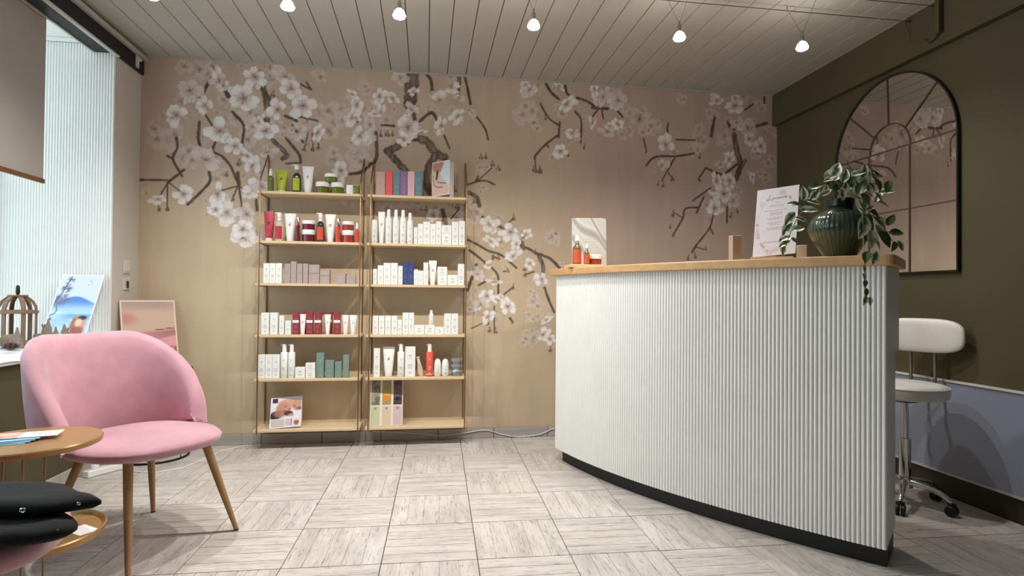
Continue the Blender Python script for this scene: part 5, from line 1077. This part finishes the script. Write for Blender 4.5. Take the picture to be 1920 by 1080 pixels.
for k in range(5):
    a = math.radians(-66 + 72 * k); c, s = math.cos(a), math.sin(a)
    arm = MB().tube([(sx + c * r, sy + s * r, z) for r, z in ((0.030, 0.115), (0.09, 0.110), (0.15, 0.096), (0.185, 0.078), (0.200, 0.062))], [0.017, 0.015, 0.013, 0.011, 0.009], 10).build('leg', CHROME, stl, smooth=60)
    wx, wy = sx + c * 0.200, sy + s * 0.200
    cs = MB()
    for e in (-1, 1):
        cs.lathe([(0.022, -0.008), (0.025, -0.004), (0.025, 0.004), (0.022, 0.008)], 20).xf(lambda p: p)
    w1 = MB().lathe([(0.021, -0.009), (0.0255, -0.005), (0.0255, 0.005), (0.021, 0.009)], 20)
    for e in (-1, 1):
        MB().add(w1.v, w1.f).xf(lambda p: Vector((wx + p.x * c - (p.z + e * 0.012) * s, wy + p.x * s + (p.z + e * 0.012) * c, 0.0258 + p.y))).build('wheel', RUBBER, arm, smooth=40)
    MB().box(wx - 0.014, wx + 0.014, wy - 0.014, wy + 0.014, 0.050, 0.062).build('castor_housing', RUBBER, arm, bevel=0.003)
# back: pad on two rods, turned to the counter
ba = math.radians(29); bd = Vector((math.cos(ba), math.sin(ba), 0)); bt = Vector((-bd.y, bd.x, 0))
bcen = Vector((sx, sy, 0)) + bd * 0.232 + Vector((0, 0, 0.842))
def pad(u, v):
    a = 2 * PI * u; t_ = v * PI; e = 0.62
    def se(c): return math.copysign(abs(c) ** e, c)
    lx = 0.200 * se(math.sin(t_)) * se(math.cos(a)); lz = 0.090 * se(math.sin(t_)) * se(math.sin(a)); ly = 0.027 * se(math.cos(t_))
    ly += -0.9 * lx * lx * -1 * -1
    return tuple(bcen + bt * lx + bd * ly + Vector((0, 0, 1)) * lz)
MB().grid(pad, 44, 15, True).build('backrest', LEATHER, stl, smooth=80)
for e in (-0.055, 0.055):
    b0 = Vector((sx, sy, 0)) + bd * 0.150 + bt * e; b1 = Vector((sx, sy, 0)) + bd * 0.250 + bt * e
    MB().tube([(b0.x, b0.y, sz - 0.075), (b1.x, b1.y, sz - 0.070), (b1.x, b1.y, sz + 0.05), (b1.x - 0.004, b1.y - 0.003, 0.80)], 0.0085, 10).build('back_rod', STEEL, stl, smooth=60)

# =================================================================== pink velvet tub chair
def seat_shape(P0, hw, hd, z0, z1):
    m = MB()
    prof = [(0.86, z0), (0.94, z0 + 0.004), (0.985, z0 + 0.016), (1.0, (z0 + z1) / 2), (0.985, z1 - 0.022), (0.93, z1 - 0.008), (0.75, z1), (0.4, z1 + 0.004), (1e-5, z1 + 0.005)]
    def fn(u, v):
        k = int(round(v * (len(prof) - 1))); r, z = prof[k]; a = 2 * PI * u; c, s = math.cos(a), math.sin(a); e = 0.82
        return (P0[0] + hw * r * math.copysign(abs(c) ** e, c), P0[1] + hd * r * math.copysign(abs(s) ** e, s), z)
    m.grid(fn, 48, len(prof), True); m.f.append(tuple(range(47, -1, -1))); return m
def legs(root, spots, ztop):
    for (bx, by), (tx, ty) in spots:
        l = MB().tube([(bx, by, 0.006), (bx + (tx - bx) * 0.5, by + (ty - by) * 0.5, ztop * 0.5), (tx, ty, ztop)], [0.0095, 0.0145, 0.0175], 14).build('leg', LEGW, root, smooth=60, local=True)
        MB().lathe([(0.010, 0), (0.010, 0.006)], 12, (bx, by, 0)).build('foot_cap', BLACK, l, local=True)
ch = thing('tub_chair', 'pink velvet tub chair with tapered beech legs', 'chair', (-1.205, 2.600, 0), math.radians(59.3))
SZC = 0.455
seat_shape((0.015, -0.065), 0.272, 0.268, 0.395, SZC).build('seat', PINK, ch, smooth=70, local=True)
def shell(u, v):
    th = (u * 2 - 1) * math.radians(105); c, s = math.cos(th), math.sin(th)
    ah = abs(math.degrees(th)); k = max(0.0, (ah - 30) / 75.0); top = 0.855 - 0.40 * (0.45 * (1 - math.sqrt(max(0.0, 1 - k ** 2.0))) + 0.55 * k ** 1.6) - 0.006 * (1 - min(1, ah / 30))
    bot = 0.405 + 0.045 * max(0.0, (ah - 70) / 35); th_ = 0.030 * (1 - 0.25 * max(0, (ah - 85) / 27))
    # cross-section runs up the inside, over the rounded rim, down the outside
    q = v * 18; 
    if q <= 8: t_ = q / 8; off, z = -th_, bot + 0.02 + (top - th_ - bot - 0.02) * t_
    elif q <= 12: a = PI * (q - 8) / 4; off, z = -th_ * math.cos(a), top - th_ + th_ * math.sin(a)
    else: t_ = (q - 12) / 6; off, z = th_ * (1 - 0.0 * t_), (top - th_) + (bot - top + th_) * t_
    lean = 0.055 * max(0.0, (z - bot) / 0.43) ** 1.2
    rx = 0.285 + off + lean * 0.75; ry = 0.275 + off + lean * 1.05
    bulge = -0.014 * math.sin(PI * min(1, max(0, (z - bot) / (top - bot + 1e-6)))) if q <= 8 else 0.008 * math.sin(PI * (z - bot) / (top - bot + 1e-6))
    return ((rx + bulge) * s, (ry + bulge) * c + 0.0, z)
m = MB().grid(shell, 61, 19); nu = 61
m.f.append(tuple(j * nu for j in range(19))); m.f.append(tuple(j * nu + nu - 1 for j in range(18, -1, -1)))
m.f += [(i + 1, i, 18 * nu + i, 18 * nu + i + 1) for i in range(nu - 1)]
m.build('backrest', PINK, ch, smooth=70, local=True)
legs(ch, [((0.265, -0.309), (0.185, -0.205)), ((-0.209, -0.309), (-0.145, -0.205)), ((0.265, 0.215), (0.175, 0.12)), ((-0.209, 0.215), (-0.11, 0.10))], 0.398)

# second seat at the frame's edge, the black jackets on it
s2 = thing('velvet_stool', 'pink velvet seat carrying the folded black jackets', 'stool', (-1.170, 1.620, 0), math.radians(20))
seat_shape((0, 0), 0.250, 0.238, 0.372, 0.440).build('seat', PINK, s2, smooth=70, local=True)
legs(s2, [((a * 0.09 - 0.06, b * 0.09), (a * 0.08 - 0.06, b * 0.08)) for a in (1, -1) for b in (1, -1)], 0.378)
def folded(name, label, pts, z, h, seed, parent=None):
    """a soft folded garment: outline pts, puffed by h, sagging ends"""
    rng = np.random.RandomState(seed); P = smoothline(pts + [pts[0]], 6)[:-1]; n = len(P); cx = sum(p[0] for p in P) / n; cy = sum(p[1] for p in P) / n
    m = MB(); R_ = [1.0, 1.0, 0.94, 0.75, 0.45, 0.001]; Zt = [0.30, 0.55, 0.82, 1.0, 0.95, 0.92]
    lay_ = [(0.90, 0.0)] + [(r, q) for r, q in zip(R_, Zt)]
    vs = []
    for r, q in [(0.001, 0.0)] + lay_:
        for k, p in enumerate(P):
            wob = 0.16 * (float(vnoise(np.array(p[0] * 22.0 * r), np.array(p[1] * 30.0 * r + 9 * r), seed)) - 0.5) * h * (q > 0.1) * (r > 0.01)
            vs.append((cx + (p[0] - cx) * r, cy + (p[1] - cy) * r, z + h * q + wob))
    fs = [(j * n + k, j * n + (k + 1) % n, (j + 1) * n + (k + 1) % n, (j + 1) * n + k) for j in range(len(lay_)) for k in range(n)]
    m.add(vs, fs)
    t = thing(name, label, 'jacket', (cx, cy, z)); m.build('folded_cloth', CLOTH, t, smooth=80); return t
def snap(t, x, y, z, r=0.008):
    MB().loop([(x + r * math.cos(2 * PI * k / 16), y - 0.001, z + r * 0.75 * math.sin(2 * PI * k / 16)) for k in range(16)], r * 0.36, 6).build('snap_ring', CHROME, t, smooth=60)
    MB().ell((x, y - 0.001, z), r * 0.42, 0.002, r * 0.35, 10, 6).build('snap_stud', STEEL, t, smooth=60)
Ja = folded('folded_jacket', 'lower black folded jacket with a big silver snap', [(-1.34, 1.48), (-1.10, 1.455), (-0.944, 1.464), (-0.862, 1.482), (-0.824, 1.512), (-0.832, 1.552), (-0.892, 1.615), (-1.00, 1.68), (-1.34, 1.72)], 0.4465, 0.036, 3)
Jb = folded('folded_jacket', 'upper black folded jacket with pointed collar tip', [(-1.36, 1.58), (-1.15, 1.56), (-1.0, 1.55), (-0.926, 1.541), (-0.875, 1.551), (-0.819, 1.572), (-0.797, 1.584), (-0.815, 1.600), (-0.860, 1.630), (-0.915, 1.680), (-0.98, 1.725), (-1.15, 1.76), (-1.36, 1.77)], 0.4900, 0.034, 8)
for x_, y_, z_, r_ in ((-0.972, 1.470, 0.466, 0.009), (-0.850, 1.505, 0.468, 0.007)): snap(Ja, x_, y_ - 0.006, z_, r_)
for x_, y_, z_, r_ in ((-0.945, 1.545, 0.508, 0.006), (-0.838, 1.572, 0.510, 0.004)): snap(Jb, x_, y_ - 0.006, z_, r_)

# =================================================================== gold two-tier table
gx, gy = -1.264, 2.083
gt = thing('tiered_side_table', 'round gold two-tier side table on thin wire rods', 'table', (gx, gy, 0))
MB().lathe([(0.189, 0.529), (0.195, 0.532), (0.197, 0.546), (0.194, 0.550), (0.0005, 0.550)], 56, (gx, gy, 0)).build('table_top', GOLDW, gt, smooth=30)
MB().lathe([(0.196, 0.226), (0.207, 0.229), (0.211, 0.250), (0.207, 0.254), (0.203, 0.250), (0.197, 0.239), (0.0005, 0.238)], 56, (gx, gy, 0)).build('lower_tray', GOLDW, gt, smooth=30)
for a in (-82, -64, -44, 165, 190, 215):
    c, s = math.cos(math.radians(a)) * 0.15, math.sin(math.radians(a)) * 0.15
    MB().tube([(gx + c, gy + s, 0.006), (gx + c, gy + s, 0.529)], 0.0026, 8).build('rod', ROSEW, gt, smooth=60)
MB().loop([(gx + 0.15 * math.cos(2 * PI * k / 40), gy + 0.15 * math.sin(2 * PI * k / 40), 0.0045) for k in range(40)], 0.004, 6).build('base_ring', ROSEW, gt, smooth=60)
def flyer(x, y, rz, w, l, z, m, label, cat='flyer', parts=None):
    t = thing('flyer', label, cat, (x, y, z), rz, group='flyers on the side table')
    MB().box(-w / 2, w / 2, -l / 2, l / 2, 0, 0.0012).build('sheet', m, t, local=True)
    if parts: parts(t)
BLUEF = mat('light_blue_flyer', (0.62, 0.80, 0.90), 0.35, var=0.05)
for k in range(4):
    flyer(-1.345 + 0.006 * k, 2.045 + 0.005 * k, math.radians(12 + 5 * k), 0.19, 0.085, 0.5505 + 0.0024 * k, BLUEF, ['bottom', 'second', 'third', 'top'][k] + ' light blue flyer of the pile on the gold table')
def pf(t):
    MB().box(-0.09, -0.01, -0.045, 0.045, 0.0012, 0.0015).build('photo', mat('rosy_photo', (0.84, 0.66, 0.62), 0.4, var=0.4, scale=25), t, local=True)
    MB().box(0.01, 0.08, -0.02, 0.03, 0.0012, 0.0015).build('photo', mat('rosy_photo_pale', (0.90, 0.80, 0.78), 0.4, var=0.3, scale=25), t, local=True)
flyer(-1.290, 2.105, math.radians(16), 0.19, 0.085, 0.5605, PAPER, 'white flyer with rosy photos on top of the pile', parts=pf)
flyer(-1.120, 2.115, math.radians(-35), 0.09, 0.06, 0.2385, PAPER, 'white card lying in the lower gold tray')

# =================================================================== wire table in the corner, power strip
wt = thing('wire_side_table', 'black wire side table with ring base in the corner', 'table', (st[0], st[1], 0))
WIRE = mat('dark_bronze_wire', (0.13, 0.10, 0.085), 0.45, 0.6)
MB().lathe([(0.196, 0.536), (0.200, 0.539), (0.200, 0.552), (0.197, 0.5555), (0.0005, 0.5555)], 48, (st[0], st[1], 0)).build('table_top', mat('dark_table_top', (0.16, 0.13, 0.11), 0.5), wt, smooth=30)
MB().loop([(st[0] + 0.185 * math.cos(2 * PI * k / 48), st[1] + 0.185 * math.sin(2 * PI * k / 48), 0.0068) for k in range(48)], 0.0065, 8).build('base_ring', WIRE, wt, smooth=60)
for k in range(14):
    a = 2 * PI * k / 14 + 0.1; c, s = math.cos(a), math.sin(a)
    if -2.6 < math.atan2(s, c) < -0.6: continue
    MB().tube([(st[0] + 0.185 * c, st[1] + 0.185 * s, 0.008), (st[0] + 0.150 * c, st[1] + 0.150 * s, 0.28), (st[0] + 0.185 * c, st[1] + 0.185 * s, 0.536)], 0.0025, 6).build('wire', WIRE, wt, smooth=60)
ps = thing('power_strip', 'white power strip with plugs under the pink chair', 'power strip', (-1.80, 3.60, 0), math.radians(58))
MB().box(-0.10, 0.10, -0.026, 0.026, 0.001, 0.038).build('strip_body', PLASTICW, ps, bevel=0.006, local=True)
for e in (-0.05, 0.04):
    MB().lathe([(0.022, 0), (0.022, 0.02), (0.018, 0.032), (0.010, 0.038)], 16, (e, 0, 0.0385)).build('plug', PLASTICW, ps, smooth=40, local=True)
MB().box(-0.088, -0.076, -0.012, 0.012, 0.0382, 0.043).build('switch', SOCKET, ps, local=True)
tag(MB().tube([(-1.73, 3.69, 0.02), (-1.66, 3.60, 0.006), (-1.52, 3.56, 0.004), (-1.40, 3.64, 0.004), (-1.35, 3.80, 0.004), (-1.30, 4.02, 0.004), (-1.18, 4.12, 0.004)], 0.0035, 6).build('floor_cord', PLASTICW, smooth=60), 'thin white cord lying behind the pink chair', 'cord')
cp = [(-0.353, 0.070), (-0.26, 0.066), (-0.169, 0.058), (0.017, 0.040), (0.13, 0.027), (0.282, 0.042), (0.435, 0.060), (0.552, 0.028), (0.649, 0.008), (0.787, 0.010), (0.87, 0.03), (0.926, 0.054), (1.02, 0.06)]
tag(MB().tube([(x, YB - 0.019, z) for x, z in smoothline(cp, 5)], 0.0032, 6).build('loose_cable', PLASTICW, smooth=60), 'loose white cable looping along the grey skirting under shelves', 'cable')

# =================================================================== window side: blind, switches, sill decoration
bx, by0, by1 = -2.040, 2.30, 3.432
rb = thing('roller_blind', 'taupe roller blind with brown wooden bottom bar', 'blind', (bx, (by0 + by1) / 2, 2.56))
MB().box(bx - 0.0012, bx + 0.0012, by0, by1 - 0.006, 1.635, 2.535).build('fabric', BLIND, rb)
MB().box(bx - 0.008, bx + 0.008, by0, by1, 1.610, 1.6345).build('bottom_bar', wood('brown_bar', (0.45, 0.29, 0.17), 0.75, 6, (8, 1, 8)), rb, bevel=0.003)
MB().box(bx - 0.022, bx + 0.022, by0, by1 + 0.004, 2.5355, 2.5745).build('head_rail', mat('brown_rail', (0.24, 0.19, 0.16), 0.5), rb, bevel=0.003)
def wallplate(name, label, y, z, h, kind):
    t = thing(name, label, 'switch' if kind == 's' else 'socket', (XL, y, z)); w = 0.040
    MB().box(XL + 0.0003, XL + 0.008, y - w, y + w, z - h, z + h).build('plate', SOCKET, t, bevel=0.003)
    if kind == 's':
        MB().box(XL + 0.0082, XL + 0.013, y - w * 0.72, y + w * 0.72, z - h * 0.75, z + h * 0.75).build('rocker', SOCKET, t, bevel=0.002)
    else:
        MB().lathe([(0.022, 0), (0.022, 0.003), (0.018, 0.0031), (0.017, 0.0005), (0.0005, 0.0005)], 24).xf(lambda p: Vector((XL + 0.0082 + p.z, y + p.x, z + p.y))).build('socket_well', mat('socket_shade', (0.66, 0.65, 0.62), 0.5), t, smooth=30)
        MB().box(XL + 0.0085, XL + 0.018, y - 0.008, y + 0.008, z - 0.028, z + 0.016).build('hook', mat('dark_hook', (0.25, 0.22, 0.19), 0.5), t, bevel=0.002)
wallplate('light_switch', 'white light switch on the pier by the window', 4.022, 1.195, 0.044, 's')
wallplate('wall_socket', 'white wall socket below the light switch', 4.024, 1.085, 0.040, 'p')
def fleece(u, v):
    X_ = NX + 0.05 + (XL + 0.036 - NX - 0.05) * u; Y_ = 2.2 + (3.84 - 2.2) * v
    z = SILL + 0.012 + 0.006 * math.sin(9 * Y_ + 3 * X_) + 0.005 * math.sin(23 * Y_) * math.sin(17 * X_)
    if u > 0.93: z -= 0.03 * ((u - 0.93) / 0.07) ** 2
    return (X_, Y_, z)
fl_ = MB().grid(fleece, 30, 60)
tag(fl_.build('snow_fleece', SNOW, smooth=80), 'white snow fleece draped over the window sill', 'fleece')
SD = SILL + 0.024
lx, ly = -2.155, 3.435
ln = thing('wooden_lantern', 'domed driftwood lantern cage with dark handle on sill', 'lantern', (lx, ly, SD))
LR = 0.080
MB().lathe([(LR + 0.012, 0), (LR + 0.012, 0.018)], 24, (lx, ly, SD)).build('base', DRIFT, ln, bevel=0.002)
for k in range(6):
    a = 2 * PI * k / 6 + 0.35; c, s = math.cos(a), math.sin(a); tv = Vector((-s, c, 0)) * 0.0095
    pts = [(LR, 0.0185), (LR, 0.185), (LR * 0.96, 0.205), (LR * 0.80, 0.232), (LR * 0.52, 0.252), (0.03, 0.258)]
    vs = []
    for r, z in pts:
        for dr, e in ((-0.004, -1), (0.004, -1), (0.004, 1), (-0.004, 1)): vs.append(Vector((lx + c * (r + dr), ly + s * (r + dr), SD + z + (dr if z > 0.2 else 0))) + tv * e)
    fs = [(i * 4 + q, i * 4 + (q + 1) % 4, (i + 1) * 4 + (q + 1) % 4, (i + 1) * 4 + q) for i in range(5) for q in range(4)] + [(3, 2, 1, 0), (20, 21, 22, 23)]
    MB().add(vs, fs).build('rib', DRIFT, ln)
MB().lathe([(LR + 0.005, 0), (LR + 0.010, 0.002), (LR + 0.010, 0.016), (LR + 0.005, 0.018)], 28, (lx, ly, SD + 0.168)).build('ring_band', DRIFT, ln, smooth=40)
MB().lathe([(0.044, 0), (0.044, 0.008)], 24, (lx, ly, SD + 0.259)).build('top_disc', DRIFT, ln)
MB().lathe([(0.006, 0), (0.010, 0.012), (0.0085, 0.045), (0.004, 0.052)], 14, (lx, ly, SD + 0.2672)).build('handle', BLACK, ln, smooth=60)
lg = thing('driftwood_log', 'short grey driftwood log in front of the lantern', 'log', (-2.085, 3.30, SD))
MB().tube([(-2.135, 3.318, SD + 0.032), (-2.10, 3.305, SD + 0.034), (-2.05, 3.285, SD + 0.031)], [0.030, 0.033, 0.028], 14).build('bark', DRIFT, lg, smooth=60)
MB().tube([(-2.075, 3.270, SD + 0.005), (-2.073, 3.266, SD + 0.030)], 0.004, 8).build('twig', wood('bare_twig', (0.70, 0.56, 0.40), 0.8, 5), lg)
pc = thing('pine_cone', 'brown pine cone lying on the white fleece', 'pine cone', (-1.990, 3.130, SD - 0.004))
CONE = mat('cone_scale', (0.30, 0.22, 0.18), 0.7, var=0.25, scale=40)
MB().ell((-1.990, 3.130, SD + 0.018), 0.024, 0.024, 0.018, 14, 8).build('core', CONE, pc, smooth=60)
for row, (n_, el) in enumerate(((9, 0.05), (8, 0.45), (6, 0.85), (3, 1.25))):
    for k in range(n_):
        a = 2 * PI * (k + 0.5 * (row % 2)) / n_; r = 0.026 * math.cos(el); z = 0.014 + 0.020 * math.sin(el)
        MB().ell((0, 0, 0), 0.0095, 0.0085, 0.004, 8, 5).xf(lambda p: Vector((-1.990 + (r + p.x) * math.cos(a) - p.y * math.sin(a), 3.130 + (r + p.x) * math.sin(a) + p.y * math.cos(a), SD - 0.002 + z + p.z + p.x * 0.5))).build('scale', CONE, pc, smooth=60)
FIG = wood('frosted_wood', (0.58, 0.51, 0.46), 0.78, 8, (6, 6, 2), 0.8)
def cutout(name, label, cat, poly, x, y, z, s, th=0.008):
    t = thing(name, label, cat, (x, y, z), group='wooden winter figures on the sill')
    m = MB().prism([(a * s * 0.72, b * s) for a, b in poly], -th / 2, th / 2).xf(lambda p: Vector((x + p.x, y + p.z, z + p.y + 0.004)))
    m.build('figure', FIG, t); MB().box(x - 0.18 * s - 0.006, x + 0.18 * s + 0.006, y - 0.012, y + 0.012, z, z + 0.0042).build('foot', FIG, t)
TREE = [(-0.06, 0), (0.06, 0), (0.06, 0.12), (0.36, 0.12), (0.20, 0.36), (0.28, 0.36), (0.14, 0.58), (0.20, 0.58), (0.08, 0.80), (0.02, 1.0), (-0.02, 1.0), (-0.08, 0.80), (-0.20, 0.58), (-0.14, 0.58), (-0.28, 0.36), (-0.20, 0.36), (-0.36, 0.12), (-0.06, 0.12)]
DEER = [(-0.30, 0), (-0.22, 0), (-0.18, 0.30), (0.16, 0.30), (0.20, 0), (0.28, 0), (0.30, 0.52), (0.40, 0.74), (0.54, 0.76), (0.52, 0.84), (0.40, 0.90), (0.50, 1.14), (0.44, 1.15), (0.36, 1.0), (0.26, 1.15), (0.20, 1.12), (0.30, 0.92), (0.20, 0.62), (-0.28, 0.58), (-0.36, 0.48)]
cutout('tree_figure', 'tallest little wooden fir tree left of the blue poster', 'figurine', TREE, -1.985, 3.40, SD, 0.135)
cutout('tree_figure', 'small wooden fir tree in front of the blue poster', 'figurine', TREE, -1.925, 3.36, SD, 0.098)
cutout('tree_figure', 'wooden fir tree at the right of the blue poster foot', 'figurine', TREE, -1.868, 3.33, SD, 0.112)
cutout('tree_figure', 'wooden fir tree standing in front of the lantern', 'figurine', TREE, -2.045, 3.262, SD, 0.100)
cutout('tree_figure', 'wooden fir tree at the outer left edge of the sill', 'figurine', TREE, -2.165, 3.22, SD, 0.10)
cutout('deer_figure', 'small wooden deer beside the tallest fir tree', 'figurine', DEER, -2.040, 3.415, SD, 0.095)
cutout('deer_figure', 'small wooden deer between the two fir trees', 'figurine', DEER, -1.897, 3.37, SD, 0.080)

# =================================================================== low voltage lights on two cables
ZW = 2.585
for yy, lb in ((2.862, 'far steel tension cable carrying the spot lamps'), (2.690, 'near steel tension cable carrying the spot lamps')):
    t = thing('lighting_cable', lb, 'cable', (0.4, yy, ZW), group='tension cables')
    MB().tube([(XL + 0.045, yy, ZW), (XR - 0.046, yy, ZW + 0.012)], 0.0022, 6).build('wire', STEEL, t)
    MB().tube([(XR - 0.085, yy, ZW + 0.012), (XR - 0.0455, yy, ZW + 0.0125)], 0.005, 8).build('tensioner', STEEL, t)
    MB().tube([(XR - 0.075, yy, ZW + 0.008), (XR - 0.070, yy, ZW - 0.03), (XR - 0.060, yy - 0.01, ZW - 0.075), (XR - 0.055, yy - 0.01, ZW - 0.105)], 0.0016, 6).build('cable_tail', BRASS, t, smooth=60)
BULB = emit('lit_bulb', (1.0, 0.95, 0.88), LAMP_GLOW)
LP = [(-1.228, 2.36, 'lamp above the pink chair, leftmost of the row'), (-0.647, 2.36, 'second lamp from the window'), (-0.140, 2.36, 'third lamp from the window'), (0.510, 2.36, 'lamp at the middle of the ceiling, fourth from the window'), (1.268, 2.36, 'fifth lamp from the window'), (1.955, 2.36, 'lamp nearest the olive wall')]
def lamp(x, y, z, label, ya, yb_, power):
    t = thing('spot_lamp', label, 'lamp', (x, y, z), group='spot lamps on the tension cables')
    for yy, dx in ((ya, -0.03), (yb_, 0.03)):
        MB().tube([(x, y + (yy - y) * 0.08, z + 0.075), (x + dx, yy, ZW + 0.020)], 0.0012, 6).build('hanger_wire', STEEL, t)
        MB().ell((x + dx, yy, ZW + 0.026), 0.004, 0.004, 0.007, 8, 6).build('cable_clip', STEEL, t)
    MB().lathe([(0.009, 0.030), (0.010, 0.034), (0.010, 0.062), (0.005, 0.070), (0.004, 0.085)], 16, (x, y, z)).build('lamp_holder', STEEL, t, smooth=40)
    MB().lathe([(0.014, -0.017), (0.027, -0.011), (0.031, -0.003), (0.022, 0.018), (0.010, 0.0295)], 20, (x, y, z)).build('bulb', BULB, t, smooth=60)
    ld = bpy.data.lights.new('spot_light', 'SPOT'); ld.energy = LAMP_SPOT * power; ld.color = LAMP_COL; ld.spot_size = math.radians(158); ld.spot_blend = 0.9; ld.shadow_soft_size = 0.024
    lo = bpy.data.objects.new('spot_light', ld); COL.objects.link(lo); lo.parent = t; lo.location = (0, 0, -0.022)
for (x, z, lb), pw in zip(LP, (1.10, 1.10, 1.10, 1.0, 0.80, 0.55)): lamp(x, 2.775, z, 'small glowing spot ' + lb, 2.862, 2.690, pw)   # the bulbs differ
bk = thing('beam_bracket', 'olive painted metal bracket on the beam above the mirror', 'bracket', (XR - 0.046, 2.66, 2.45))
MB().box(XR - 0.075, XR - 0.046, 2.652, 2.678, 2.44, 2.62).build('bracket_arm', OLIVE, bk, bevel=0.004)
MB().tube([(XR - 0.060, 2.668, 2.45), (XR - 0.062, 2.690, 2.425), (XR - 0.062, 2.730, 2.420), (XR - 0.062, 2.755, 2.445)], 0.006, 8).build('bracket_hook', OLIVE, bk, smooth=60)

# red tongs lying on the desk behind the counter are only a sliver in view
